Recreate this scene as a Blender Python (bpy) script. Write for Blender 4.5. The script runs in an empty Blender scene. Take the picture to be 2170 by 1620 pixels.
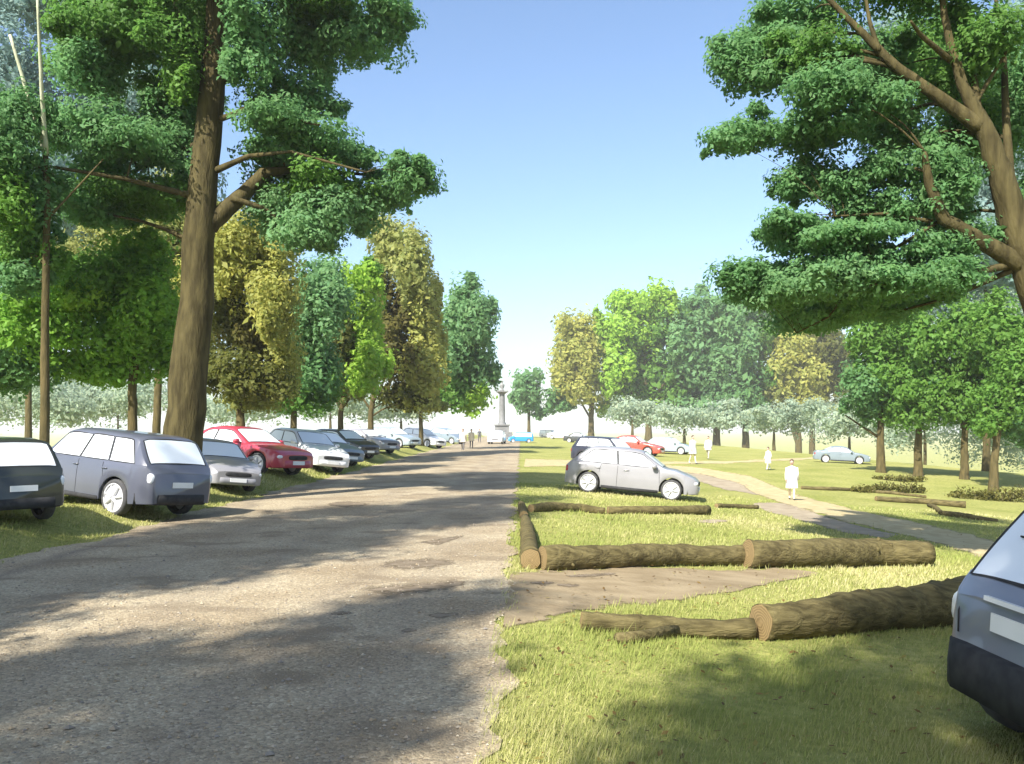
import bpy, bmesh, math, random
import numpy as np
from mathutils import Vector, Matrix
R = math.radians
rng = np.random.default_rng(7)
random.seed(7)
sc = bpy.context.scene
COL = sc.collection

# ------------------------------------------------------------------ camera measure
F, CX, HY, EYE = 1900.0, 1105.0, 905.0, 2.1        # focal length in photo pixels, vanishing point, eye height

def smooth(t):
    t = np.clip(t, 0.0, 1.0)
    return t * t * (3 - 2 * t)

def zg(x, y):
    """height of the ground"""
    x = np.asarray(x, float); y = np.asarray(y, float)
    s = .07 - .04 * smooth((y - 36) / 24)
    z = -np.clip(x + .15, 0, 31) * s
    z = z - 9 * smooth((x - 31) / 34)
    z = z + .35 * smooth((-8.15 - x) / 1.3) - 9 * smooth((-27 - x) / 45)
    z = z - 10 * smooth((y - 195) / 160)
    off = smooth((x - .3) / 2) + smooth((-9.5 - x) / 2)
    z = z + off * .035 * (np.sin(x * .63 + 1) * np.sin(y * .47) + .6 * np.sin(x * 1.3 + y * .9))
    return z

def zf(x, y):
    return float(zg(x, y))

def at(px, py, Y):
    return Vector(((px - CX) / F * Y, Y, EYE - (py - HY) / F * Y))

def gp(px, py, lo=3.0, hi=185.0):
    """ground point seen at a photo pixel"""
    kx, kz = (px - CX) / F, (py - HY) / F
    f = lambda Y: EYE - kz * Y - zf(kx * Y, Y)
    a = lo
    Y = lo
    while Y < hi:
        n = Y * 1.02
        if f(n) <= 0:
            b = n; a = Y
            for _ in range(30):
                m = (a + b) / 2
                if f(m) > 0: a = m
                else: b = m
            Y = (a + b) / 2
            return Vector((kx * Y, Y, zf(kx * Y, Y)))
        Y = n
    return Vector((kx * hi, hi, zf(kx * hi, hi)))

# ------------------------------------------------------------------ materials
def new_mat(name):
    m = bpy.data.materials.new(name); m.use_nodes = True
    nt = m.node_tree
    return m, nt, nt.nodes['Principled BSDF']

def noisy(name, c1, c2, scale=4, rough=.7, bump=.0, bscale=None, detail=6, metal=0, coat=0, stretch=None, spec=.5, third=None):
    m, nt, b = new_mat(name)
    tc = nt.nodes.new('ShaderNodeTexCoord')
    src = tc.outputs['Object']
    if stretch:
        mp = nt.nodes.new('ShaderNodeMapping'); mp.inputs['Scale'].default_value = stretch
        nt.links.new(src, mp.inputs[0]); src = mp.outputs[0]
    n = nt.nodes.new('ShaderNodeTexNoise'); n.inputs['Scale'].default_value = scale; n.inputs['Detail'].default_value = detail
    nt.links.new(src, n.inputs['Vector'])
    r = nt.nodes.new('ShaderNodeValToRGB')
    r.color_ramp.elements[0].position = .35; r.color_ramp.elements[0].color = (*c1, 1)
    r.color_ramp.elements[1].position = .65; r.color_ramp.elements[1].color = (*c2, 1)
    nt.links.new(n.outputs['Fac'], r.inputs[0]); nt.links.new(r.outputs[0], b.inputs['Base Color'])
    b.inputs['Roughness'].default_value = rough; b.inputs['Metallic'].default_value = metal
    b.inputs['Coat Weight'].default_value = coat; b.inputs['Coat Roughness'].default_value = .06
    b.inputs['Specular IOR Level'].default_value = spec
    if bump:
        n2 = nt.nodes.new('ShaderNodeTexNoise'); n2.inputs['Scale'].default_value = bscale or scale * 4; n2.inputs['Detail'].default_value = 8
        nt.links.new(src, n2.inputs['Vector'])
        bp = nt.nodes.new('ShaderNodeBump'); bp.inputs['Strength'].default_value = bump; bp.inputs['Distance'].default_value = .03
        nt.links.new(n2.outputs['Fac'], bp.inputs['Height']); nt.links.new(bp.outputs[0], b.inputs['Normal'])
    return m

def leaf_mat(name='foliage', transl=.58, rough=.55):
    m, nt, b = new_mat(name)
    a = nt.nodes.new('ShaderNodeAttribute'); a.attribute_name = 'leaf_colour'
    nt.links.new(a.outputs['Color'], b.inputs['Base Color'])
    b.inputs['Roughness'].default_value = rough; b.inputs['Specular IOR Level'].default_value = .25
    t = nt.nodes.new('ShaderNodeBsdfTranslucent'); nt.links.new(a.outputs['Color'], t.inputs['Color'])
    mx = nt.nodes.new('ShaderNodeMixShader'); mx.inputs[0].default_value = transl
    nt.links.new(b.outputs[0], mx.inputs[1]); nt.links.new(t.outputs[0], mx.inputs[2])
    nt.links.new(mx.outputs[0], nt.nodes['Material Output'].inputs['Surface'])
    return m

def gravel_mat():
    m, nt, b = new_mat('gravel_road')
    N, Lk = nt.nodes.new, nt.links.new
    geo = N('ShaderNodeNewGeometry'); P = geo.outputs['Position']
    v = N('ShaderNodeTexVoronoi'); v.inputs['Scale'].default_value = 40; Lk(P, v.inputs['Vector'])
    v2 = N('ShaderNodeTexVoronoi'); v2.inputs['Scale'].default_value = 60; Lk(P, v2.inputs['Vector'])
    sep = N('ShaderNodeSeparateColor'); Lk(v.outputs['Color'], sep.inputs[0])
    r = N('ShaderNodeValToRGB'); cr = r.color_ramp
    cr.elements[0].position = 0; cr.elements[0].color = (.245, .20, .135, 1)
    cr.elements[1].position = 1; cr.elements[1].color = (.50, .43, .30, 1)
    e = cr.elements.new(.5); e.color = (.37, .31, .205, 1)
    e = cr.elements.new(.75); e.color = (.385, .31, .20, 1)
    Lk(sep.outputs[0], r.inputs[0])
    n = N('ShaderNodeTexNoise'); n.inputs['Scale'].default_value = .55; n.inputs['Detail'].default_value = 7; Lk(P, n.inputs['Vector'])
    rr = N('ShaderNodeValToRGB'); rr.color_ramp.elements[0].position = .36; rr.color_ramp.elements[0].color = (.74, .70, .66, 1)
    rr.color_ramp.elements[1].position = .56; rr.color_ramp.elements[1].color = (1, 1, 1, 1)
    Lk(n.outputs['Fac'], rr.inputs[0])
    mul = N('ShaderNodeMixRGB'); mul.blend_type = 'MULTIPLY'; mul.inputs[0].default_value = 1
    Lk(r.outputs[0], mul.inputs[1]); Lk(rr.outputs[0], mul.inputs[2])
    # worn wheel ruts that run along the road (x = const), broken up by noise
    sx = N('ShaderNodeSeparateXYZ'); Lk(P, sx.inputs[0])
    n3 = N('ShaderNodeTexNoise'); n3.inputs['Scale'].default_value = .35; n3.inputs['Detail'].default_value = 5; Lk(P, n3.inputs['Vector'])
    last = mul.outputs[0]
    for x0, wd, st in ((-7.35, .14, 1.1), (-5.6, .28, .45), (-3.9, .22, .5), (-2.3, .2, .6), (-1.3, .3, .5)):
        ad = N('ShaderNodeMath'); ad.operation = 'MULTIPLY_ADD'; ad.inputs[1].default_value = 1.4; Lk(n3.outputs['Fac'], ad.inputs[0]); Lk(sx.outputs[0], ad.inputs[2])
        sb = N('ShaderNodeMath'); sb.operation = 'SUBTRACT'; sb.inputs[1].default_value = x0 + .7; Lk(ad.outputs[0], sb.inputs[0])
        ab = N('ShaderNodeMath'); ab.operation = 'ABSOLUTE'; Lk(sb.outputs[0], ab.inputs[0])
        mr = N('ShaderNodeMapRange'); mr.inputs[1].default_value = 0; mr.inputs[2].default_value = wd * 2; mr.inputs[3].default_value = st; mr.inputs[4].default_value = 0
        Lk(ab.outputs[0], mr.inputs[0])
        mm = N('ShaderNodeMath'); mm.operation = 'MULTIPLY'; Lk(mr.outputs[0], mm.inputs[0]); Lk(n.outputs['Fac'], mm.inputs[1])
        mx = N('ShaderNodeMixRGB'); mx.inputs[2].default_value = (.16, .13, .10, 1); Lk(mm.outputs[0], mx.inputs[0]); Lk(last, mx.inputs[1])
        last = mx.outputs[0]
    # damp brown worn patches, stretched across the road
    mp = N('ShaderNodeMapping'); mp.inputs['Scale'].default_value = (.75, 1.1, 1); Lk(P, mp.inputs[0])
    n5 = N('ShaderNodeTexNoise'); n5.inputs['Scale'].default_value = 1.0; n5.inputs['Detail'].default_value = 6; Lk(mp.outputs[0], n5.inputs['Vector'])
    m5 = N('ShaderNodeMapRange'); m5.inputs[1].default_value = .56; m5.inputs[2].default_value = .64; m5.inputs[3].default_value = 0; m5.inputs[4].default_value = .75; Lk(n5.outputs['Fac'], m5.inputs[0])
    x5 = N('ShaderNodeMixRGB'); x5.inputs[2].default_value = (.20, .155, .10, 1); Lk(m5.outputs[0], x5.inputs[0]); Lk(last, x5.inputs[1]); last = x5.outputs[0]
    Lk(last, b.inputs['Base Color']); b.inputs['Roughness'].default_value = .9; b.inputs['Specular IOR Level'].default_value = .2
    hh = N('ShaderNodeMath'); hh.operation = 'ADD'; Lk(v.outputs['Distance'], hh.inputs[0]); Lk(v2.outputs['Distance'], hh.inputs[1])
    bp = N('ShaderNodeBump'); bp.invert = True; bp.inputs['Strength'].default_value = .6; bp.inputs['Distance'].default_value = .010
    Lk(hh.outputs[0], bp.inputs['Height']); Lk(bp.outputs[0], b.inputs['Normal'])
    return m

def ground_mat():
    m, nt, b = new_mat('meadow_ground')
    N, Lk = nt.nodes.new, nt.links.new
    geo = N('ShaderNodeNewGeometry'); P = geo.outputs['Position']
    def noise(s, d, mp=None):
        n = N('ShaderNodeTexNoise'); n.inputs['Scale'].default_value = s; n.inputs['Detail'].default_value = d
        Lk(P, n.inputs['Vector']); return n
    a = noise(.35, 6); c = noise(9, 8); d = noise(45, 4)
    r = N('ShaderNodeValToRGB'); cr = r.color_ramp
    cr.elements[0].position = .3; cr.elements[0].color = (.27, .29, .08, 1)
    cr.elements[1].position = .7; cr.elements[1].color = (.40, .385, .14, 1)
    Lk(a.outputs['Fac'], r.inputs[0])
    r2 = N('ShaderNodeValToRGB'); r2.color_ramp.elements[0].position = .3; r2.color_ramp.elements[0].color = (.62, .66, .55, 1)
    r2.color_ramp.elements[1].position = .68; r2.color_ramp.elements[1].color = (1.08, 1.04, 1.0, 1)
    Lk(c.outputs['Fac'], r2.inputs[0])
    mu = N('ShaderNodeMixRGB'); mu.blend_type = 'MULTIPLY'; mu.inputs[0].default_value = 1
    Lk(r.outputs[0], mu.inputs[1]); Lk(r2.outputs[0], mu.inputs[2])
    Lk(mu.outputs[0], b.inputs['Base Color']); b.inputs['Roughness'].default_value = .95; b.inputs['Specular IOR Level'].default_value = .1
    ad = N('ShaderNodeMath'); ad.operation = 'ADD'; Lk(c.outputs['Fac'], ad.inputs[0]); Lk(d.outputs['Fac'], ad.inputs[1])
    bp = N('ShaderNodeBump'); bp.inputs['Strength'].default_value = .7; bp.inputs['Distance'].default_value = .06
    Lk(ad.outputs[0], bp.inputs['Height']); Lk(bp.outputs[0], b.inputs['Normal'])
    return m

M = {}
M['leaf'] = leaf_mat()
M['grass'] = leaf_mat('grass_blades', .3, .8)
M['road'] = gravel_mat()
M['ground'] = ground_mat()
M['path'] = noisy('sandy_path', (.36, .29, .15), (.44, .37, .21), 3, .95, .4, 30, spec=.1)
M['dirt'] = noisy('bare_tan_soil', (.215, .165, .098), (.295, .235, .145), 2.2, .95, .6, 22, stretch=(.7, 1.3, 1), spec=.1)
M['greydirt'] = noisy('bare_grey_soil', (.27, .22, .15), (.34, .285, .20), 2.5, .95, .5, 22, spec=.1)
M['bark'] = noisy('olive_brown_bark', (.042, .034, .014), (.090, .074, .031), 7, .9, 1.0, 22, stretch=(1, 1, .22), spec=.15)
M['bark_thin'] = noisy('thin_tree_bark', (.06, .05, .021), (.115, .09, .038), 7, .9, .8, 20, stretch=(1, 1, .25), spec=.15)
M['bark_pale'] = noisy('pale_branch_bark', (.34, .36, .24), (.48, .48, .34), 7, .9, .6, 20, stretch=(1, 1, .25), spec=.15)
M['log'] = noisy('log_bark', (.070, .057, .025), (.155, .128, .056), 13, .95, 1.0, 34, spec=.1, stretch=(.22, 1, 1))
def cut_mat():
    m, nt, b = new_mat('sawn_wood_end')
    N, Lk = nt.nodes.new, nt.links.new
    a = N('ShaderNodeAttribute'); a.attribute_name = 'ring'
    n = N('ShaderNodeTexNoise'); n.inputs['Scale'].default_value = 9
    tc = N('ShaderNodeTexCoord'); Lk(tc.outputs['Object'], n.inputs['Vector'])
    ma = N('ShaderNodeMath'); ma.operation = 'MULTIPLY_ADD'; ma.inputs[1].default_value = .25; Lk(n.outputs['Fac'], ma.inputs[0]); Lk(a.outputs['Fac'], ma.inputs[2])
    si = N('ShaderNodeMath'); si.operation = 'SINE'
    mm = N('ShaderNodeMath'); mm.operation = 'MULTIPLY'; mm.inputs[1].default_value = 42; Lk(ma.outputs[0], mm.inputs[0]); Lk(mm.outputs[0], si.inputs[0])
    mr = N('ShaderNodeMapRange'); mr.inputs[1].default_value = -1; Lk(si.outputs[0], mr.inputs[0])
    r = N('ShaderNodeValToRGB'); r.color_ramp.elements[0].color = (.14, .095, .036, 1); r.color_ramp.elements[1].color = (.25, .175, .075, 1)
    Lk(mr.outputs[0], r.inputs[0]); Lk(r.outputs[0], b.inputs['Base Color']); b.inputs['Roughness'].default_value = .85
    return m
M['cut'] = cut_mat()
M['glass'] = noisy('painted_reflection_glass', (.72, .77, .80), (.80, .84, .86), .8, .06, spec=.8, detail=2)  # pale base colour stands in for sky reflected in the windows
M['rubber'] = noisy('dusty_tyre_rubber', (.045, .045, .047), (.075, .073, .07), 12, .85, .2)
M['rim'] = noisy('pale_alloy_rim', (.52, .52, .54), (.60, .60, .61), 3, .35, metal=.25)
M['trim'] = noisy('dark_plastic_trim', (.028, .028, .029), (.045, .045, .045), 9, .8, spec=.2)
M['lamp_clear'] = noisy('clear_lamp_lens', (.78, .80, .82), (.86, .87, .88), 2, .08)
M['lamp_red'] = noisy('red_lamp_lens', (.30, .02, .025), (.38, .03, .03), 3, .12)
M['plate'] = noisy('blank_pale_plate', (.78, .78, .76), (.84, .84, .82), 3, .4)
M['stone'] = noisy('white_stone', (.13, .13, .128), (.19, .19, .185), 1.5, .7, .2)
M['skin'] = noisy('skin', (.50, .33, .25), (.56, .38, .29), 5, .55)
M['hair'] = noisy('brown_hair', (.05, .032, .02), (.10, .065, .04), 20, .6)
M['white_cloth'] = noisy('white_cloth', (.62, .62, .60), (.72, .72, .70), 6, .85, .3)
M['cream_cloth'] = noisy('cream_cloth', (.66, .56, .40), (.76, .66, .50), 6, .85, .3)
M['beige_cloth'] = noisy('beige_cloth', (.40, .36, .28), (.50, .45, .36), 6, .85, .3)
M['grey_cloth'] = noisy('dark_grey_cloth', (.06, .06, .065), (.10, .10, .11), 6, .85, .3)
M['shoe'] = noisy('brown_shoe', (.05, .04, .03), (.08, .06, .05), 6, .6)

def paint(name, c):
    d = tuple(v * .9 for v in c)
    return noisy('paint_' + name, d, c, 1.2, .32, coat=.6)

# ------------------------------------------------------------------ mesh helpers
def link(o, parent=None):
    COL.objects.link(o)
    if parent is not None: o.parent = parent
    return o

def tag(o, label=None, cat=None, group=None, kind=None):
    if label: o['label'] = label
    if cat: o['category'] = cat
    if group: o['group'] = group
    if kind: o['kind'] = kind
    return o

def empty(name, loc=(0, 0, 0), rz=0):
    o = bpy.data.objects.new(name, None); o.location = loc; o.rotation_euler = (0, 0, rz); o.empty_display_size = .2
    return link(o)

class MB:
    """collects shapes into ONE mesh object"""
    def __init__(s): s.v, s.f, s.m = [], [], []
    def add(s, vs, fs, mi=0):
        b = len(s.v); s.v.extend([tuple(v) for v in vs]); s.f.extend([tuple(i + b for i in f) for f in fs]); s.m.extend([mi] * len(fs))
    def tube(s, pts, rad, seg=10, wob=0., cap=True, mi=0, rn=None, flat=1.):
        pts = [Vector(p) for p in pts]; n = len(pts); rn = rn or random
        t0 = (pts[1] - pts[0]).normalized()
        up = Vector((0, 0, 1)) if abs(t0.z) < .9 else Vector((1, 0, 0))
        side = t0.cross(up).normalized(); rows = []
        for i, p in enumerate(pts):
            t = (pts[min(i + 1, n - 1)] - pts[max(i - 1, 0)]).normalized()
            side = (side - t * side.dot(t)).normalized(); nn = side.cross(t)
            row = []
            for k in range(seg):
                a = 2 * math.pi * k / seg
                r = rad[i] * (1 + wob * (rn.random() - .5))
                row.append(p + side * (math.cos(a) * r) + nn * (math.sin(a) * r * flat))
            rows.append(row)
        vs = [v for r_ in rows for v in r_]; fs = []
        for i in range(n - 1):
            for k in range(seg):
                k2 = (k + 1) % seg
                fs.append((i * seg + k, i * seg + k2, (i + 1) * seg + k2, (i + 1) * seg + k))
        if cap:
            fs.append(tuple(range(seg))[::-1]); fs.append(tuple((n - 1) * seg + k for k in range(seg)))
        s.add(vs, fs, mi); return rows
    def box(s, c, d, mi=0):
        c, d = Vector(c), Vector(d) / 2
        vs = [c + Vector((x * d.x, y * d.y, z * d.z)) for x in (-1, 1) for y in (-1, 1) for z in (-1, 1)]
        s.add(vs, [(0, 1, 3, 2), (4, 6, 7, 5), (0, 4, 5, 1), (2, 3, 7, 6), (0, 2, 6, 4), (1, 5, 7, 3)], mi)
    def ball(s, c, r, nu=14, nv=9, mi=0, pw=1.):
        c = Vector(c); vs = [c + Vector((0, 0, r[2]))]
        sg = lambda v: math.copysign(abs(v) ** pw, v)
        for j in range(1, nv):
            th = math.pi * j / nv
            for i in range(nu):
                ph = 2 * math.pi * i / nu
                vs.append(c + Vector((r[0] * sg(math.sin(th)) * sg(math.cos(ph)), r[1] * sg(math.sin(th)) * sg(math.sin(ph)), r[2] * sg(math.cos(th)))))
        vs.append(c - Vector((0, 0, r[2]))); fs = []
        for i in range(nu): fs.append((0, 1 + i, 1 + (i + 1) % nu))
        for j in range(nv - 2):
            for i in range(nu):
                a, b = 1 + j * nu + i, 1 + j * nu + (i + 1) % nu
                fs.append((a, a + nu, b + nu, b))
        l = len(vs) - 1; b0 = 1 + (nv - 2) * nu
        for i in range(nu): fs.append((b0 + i, l, b0 + (i + 1) % nu))
        s.add(vs, fs, mi)
    def lathe(s, prof, seg=24, axis='z', c=(0, 0, 0), mi=0, close=True):
        c = Vector(c); vs = []
        for r, h in prof:
            for k in range(seg):
                a = 2 * math.pi * k / seg
                if axis == 'z': v = Vector((r * math.cos(a), r * math.sin(a), h))
                else: v = Vector((r * math.cos(a), h, r * math.sin(a)))
                vs.append(c + v)
        fs = []
        for i in range(len(prof) - 1):
            for k in range(seg):
                k2 = (k + 1) % seg
                fs.append((i * seg + k, i * seg + k2, (i + 1) * seg + k2, (i + 1) * seg + k))
        if close:
            fs.append(tuple(range(seg))[::-1]); fs.append(tuple((len(prof) - 1) * seg + k for k in range(seg)))
        s.add(vs, fs, mi)
    def grid(s, rows, mi=0):
        h, w = len(rows), len(rows[0])
        s.add([p for r_ in rows for p in r_], [(j * w + i, j * w + i + 1, (j + 1) * w + i + 1, (j + 1) * w + i) for j in range(h - 1) for i in range(w - 1)], mi)
    def mesh(s, name, mats, smooth_=True, fixn=True, sharp=None):
        me = bpy.data.meshes.new(name); me.from_pydata(s.v, [], s.f)
        for m in (mats if isinstance(mats, (list, tuple)) else [mats]): me.materials.append(m)
        me.polygons.foreach_set('material_index', s.m)
        if fixn:
            bm = bmesh.new(); bm.from_mesh(me); bmesh.ops.recalc_face_normals(bm, faces=bm.faces); bm.to_mesh(me); bm.free()
        if smooth_:
            me.polygons.foreach_set('use_smooth', [True] * len(me.polygons))
            if sharp: me.set_sharp_from_angle(angle=R(sharp))
        me.update(); return me
    def build(s, name, mats, parent=None, **k):
        return link(bpy.data.objects.new(name, s.mesh(name, mats, **k)), parent)

def np_mesh(name, verts, nper, mat, cols=None, attr='leaf_colour'):
    """many separate faces of nper corners each; cols one colour a face"""
    n = len(verts) // nper
    me = bpy.data.meshes.new(name)
    me.vertices.add(n * nper); me.vertices.foreach_set('co', verts.astype(np.float32).ravel())
    me.loops.add(n * nper); me.loops.foreach_set('vertex_index', np.arange(n * nper, dtype=np.int32))
    me.polygons.add(n); me.polygons.foreach_set('loop_start', np.arange(n, dtype=np.int32) * nper)
    me.materials.append(mat)
    if cols is not None:
        ca = me.attributes.new(attr, 'FLOAT_COLOR', 'FACE')
        ca.data.foreach_set('color', np.concatenate([cols, np.ones((n, 1))], 1).astype(np.float32).ravel())
    me.update(calc_edges=True); me.validate()
    return me

# ------------------------------------------------------------------ ground, road, paths
def axis(pts):
    out = []
    for a, b, st in pts:
        out.extend(np.arange(a, b, st))
    out.append(pts[-1][1]); return np.array(out)
gx = axis([(-3200, -600, 400), (-600, -120, 60), (-120, -40, 4), (-40, -12, .8), (-12, -7, .25), (-7, -1, 1.0), (-1, 14, .4), (14, 40, .8), (40, 120, 4), (120, 600, 60), (600, 3200, 400)])
gy = axis([(-400, -40, 60), (-40, 3, 2), (3, 60, .5), (60, 140, 1.5), (140, 400, 6), (400, 1000, 60), (1000, 3200, 400)])
X, Y_ = np.meshgrid(gx, gy); Z = zg(X, Y_)
vs = np.stack([X, Y_, Z], -1).reshape(-1, 3); w = len(gx)
fs = [(j * w + i, j * w + i + 1, (j + 1) * w + i + 1, (j + 1) * w + i) for j in range(len(gy) - 1) for i in range(w - 1)]
g = MB(); g.v = [tuple(v) for v in vs]; g.f = fs; g.m = [0] * len(fs)
tag(g.build('ground', M['ground'], fixn=False), 'dry yellow green meadow ground either side of the gravel road', 'ground', kind='structure')

def wig(t, a=.12, ph=0.):
    return a * (math.sin(t * 1.1 + ph) + .7 * math.sin(t * 2.7 + 1 + ph) + .5 * math.sin(t * 6.1 + 2 * ph) + .3 * math.sin(t * 13.3))
roadL = lambda y: -7.98 + wig(y * .7, .16, .4)
roadR = lambda y: -.16 + wig(y * 1.5, .075, 2.)
rows = []
y = -30.0
while y < 192:
    a, b = roadL(y), roadR(y)
    xs = np.linspace(a, b, 19)
    rows.append([(x, y, zf(x, y) + .014) for x in xs]); y += .2 if y < 40 else .8
g = MB(); g.grid(rows)
tag(g.build('gravel_road', M['road'], fixn=False), 'wide straight tan gravel road running to the column', 'road', kind='structure')

POLYS = []
def ragged(m, hard=5., scale=2.2, amp=1.5):
    """soil that thins out into what lies below: cover from the strip's own edge distance broken up by noise"""
    nt = m.node_tree; N, Lk = nt.nodes.new, nt.links.new
    out = nt.nodes['Material Output']; b = nt.nodes['Principled BSDF']
    a = N('ShaderNodeAttribute'); a.attribute_name = 'edge'
    g_ = N('ShaderNodeNewGeometry'); n = N('ShaderNodeTexNoise'); n.inputs['Scale'].default_value = scale; n.inputs['Detail'].default_value = 9; n.inputs['Roughness'].default_value = .7
    Lk(g_.outputs['Position'], n.inputs['Vector'])
    c1 = N('ShaderNodeMath'); c1.operation = 'SUBTRACT'; c1.inputs[1].default_value = .5; Lk(n.outputs['Fac'], c1.inputs[0])
    c2 = N('ShaderNodeMath'); c2.operation = 'MULTIPLY_ADD'; c2.inputs[1].default_value = amp; Lk(c1.outputs[0], c2.inputs[0]); Lk(a.outputs['Fac'], c2.inputs[2])
    c3 = N('ShaderNodeMath'); c3.operation = 'MULTIPLY_ADD'; c3.use_clamp = True; c3.inputs[1].default_value = hard; c3.inputs[2].default_value = -.12 * hard; Lk(c2.outputs[0], c3.inputs[0])
    t = N('ShaderNodeBsdfTransparent'); mx = N('ShaderNodeMixShader'); Lk(c3.outputs[0], mx.inputs[0]); Lk(t.outputs[0], mx.inputs[1]); Lk(b.outputs[0], mx.inputs[2])
    Lk(mx.outputs[0], out.inputs['Surface'])
for k_ in ('path', 'dirt', 'greydirt'): ragged(M[k_])
def ribbon(name, pairs, mat, label, cat, lift=.008, edge=.05, n=10, m=8, soft_end=False):
    Pa = [(gp(px, a), gp(px2, b)) for px, a, px2, b in pairs]
    L, Rr = [], []
    for (a0, b0), (a1, b1) in zip(Pa[:-1], Pa[1:]):
        for k in range(n):
            t = k / n; L.append(a0.lerp(a1, t)); Rr.append(b0.lerp(b1, t))
    L.append(Pa[-1][0]); Rr.append(Pa[-1][1])
    rows = []
    sc_ = edge * max(1, L[0].y / 14)
    for i, (a, b) in enumerate(zip(L, Rr)):
        d = (b - a); d.z = 0
        u = d.normalized() if d.length > 1e-6 else Vector((0, 1, 0))
        a = a + u * wig(i * .5, sc_, 1.); b = b + u * wig(i * .55, sc_, 3.)
        row = []
        for k in range(m + 1):
            p = a.lerp(b, k / m); row.append((p.x, p.y, zf(p.x, p.y) + lift))
        rows.append(row)
    g = MB(); g.grid(rows)
    POLYS.append(np.array([r_[0][:2] for r_ in rows] + [r_[-1][:2] for r_ in rows[::-1]]))
    o = g.build(name, mat, fixn=False)
    nr = len(rows); ev = []
    for i in range(nr):
        for k in range(m + 1):
            wdt = (Vector(rows[i][0]) - Vector(rows[i][-1])).length
            e_ = min(k, m - k) / m * 2 * min(1.6, wdt / .9 if wdt > .9 else 1.0)
            if soft_end: e_ = min(e_, min(i, nr - 1 - i) / nr * 5)
            ev.append(e_)
    o.data.attributes.new('edge', 'FLOAT', 'POINT').data.foreach_set('value', ev)
    bm = bmesh.new(); bm.from_mesh(o.data)
    for f in bm.faces:
        if f.normal.z < 0: f.normal_flip()
    bm.to_mesh(o.data); bm.free()
    return tag(o, label, cat, kind='structure')

ribbon('sandy_path', [(1114, 972, 1110, 992), (1170, 974, 1165, 989), (1260, 977, 1260, 987), (1400, 979, 1400, 987), (1550, 977, 1550, 983), (1700, 971, 1700, 976), (1760, 968, 1760, 973)],
       M['path'], 'narrow sandy path crossing the grass behind the silver hatchback', 'path', edge=.03)
ribbon('sandy_path', [(1385, 984, 1370, 993), (1500, 993, 1490, 1007), (1590, 1008, 1565, 1026), (1640, 1030, 1610, 1052), (1720, 1056, 1690, 1080), (1810, 1080, 1790, 1108), (1900, 1099, 1890, 1130), (2000, 1119, 1985, 1155), (2090, 1140, 2070, 1182), (2220, 1172, 2200, 1232), (2420, 1225, 2390, 1310)],
       M['path'], 'sandy footpath curving down to the right past the walker', 'path', lift=.012, edge=.03)
ribbon('bare_soil', [(1440, 998, 1430, 1006), (1500, 1006, 1480, 1022), (1570, 1022, 1540, 1040), (1620, 1040, 1610, 1050), (1650, 1053, 1648, 1056)],
       M['greydirt'], 'grey worn soil between silver hatchback and curving path', 'soil patch', lift=.007, edge=.05)
ribbon('bare_soil', [(1600, 1066, 1595, 1072), (1660, 1066, 1640, 1090), (1730, 1086, 1715, 1112), (1810, 1112, 1790, 1132), (1905, 1134, 1880, 1141)],
       M['greydirt'], 'grey worn soil below the curving path above the long logs', 'soil patch', lift=.007, edge=.04)
ribbon('bare_soil', [(1480, 1103, 1480, 1109), (1515, 1101, 1515, 1110), (1548, 1103, 1548, 1106)],
       M['greydirt'], 'tiny grey soil scuff in the grass between log rows', 'soil patch', lift=.007, edge=.02)
ribbon('bare_soil', [(1080, 1211, 1064, 1345), (1150, 1207, 1120, 1330), (1230, 1203, 1200, 1308), (1330, 1199, 1310, 1290), (1450, 1202, 1430, 1283), (1560, 1207, 1540, 1262), (1640, 1203, 1630, 1240), (1735, 1213, 1730, 1221)],
       M['dirt'], 'tan bare soil pull-in beside the road between two log lines', 'soil patch', lift=.012, edge=.03)

keep_polys = len(POLYS)
M['mud'] = noisy('damp_brown_mud', (.13, .10, .065), (.22, .175, .12), 5, .85, .5, 30, spec=.2)
ragged(M['mud'], 1.6, 5., 2.2)
for k, (pairs, lb) in enumerate([
    ([(760, 1246, 765, 1252), (820, 1240, 820, 1268), (900, 1234, 905, 1262), (960, 1230, 960, 1252), (1002, 1236, 1000, 1240)], 'long pale brown mud patch on the gravel, largest of the worn spots'),
    ([(888, 1150, 890, 1153), (930, 1143, 930, 1160), (985, 1134, 985, 1139)], 'narrow mud patch on the gravel level with the long logs'),
    ([(800, 1196, 802, 1204), (850, 1186, 855, 1212), (910, 1184, 912, 1210), (968, 1190, 966, 1198)], 'wide mud patch on the gravel just above the largest one'),
    ([(690, 1068, 690, 1073), (735, 1062, 735, 1078), (785, 1068, 785, 1072)], 'far dark mud patch in the middle of the gravel'),
    ([(905, 1306, 905, 1310), (938, 1299, 938, 1316), (972, 1303, 972, 1306)], 'small mud spot below the largest patch near the soil pull-in'),
    ([(848, 1339, 848, 1343), (864, 1334, 864, 1346), (884, 1338, 884, 1341)], 'smallest nearest mud spot on the gravel'),
    ([(700, 1303, 700, 1306), (725, 1297, 725, 1309), (748, 1301, 748, 1304)], 'small mud spot left of the worn patches'),
    ([(1120, 1236, 1120, 1240), (1150, 1233, 1150, 1243), (1178, 1236, 1178, 1239)], 'short dark wheel rut at the road side of the soil pull-in'),
    ([(1176, 1240, 1176, 1244), (1205, 1238, 1205, 1248), (1230, 1241, 1230, 1245)], 'short dark wheel rut beside the first one in the soil pull-in'),
    ([(1200, 1222, 1200, 1226), (1250, 1217, 1250, 1227), (1308, 1216, 1308, 1220)], 'longest dark wheel rut in the soil pull-in')]):
    ribbon('mud_patch', pairs, M['mud'], lb, 'mud patch', lift=.0185, edge=.01, m=8, soft_end=True)
del POLYS[keep_polys:]

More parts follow.
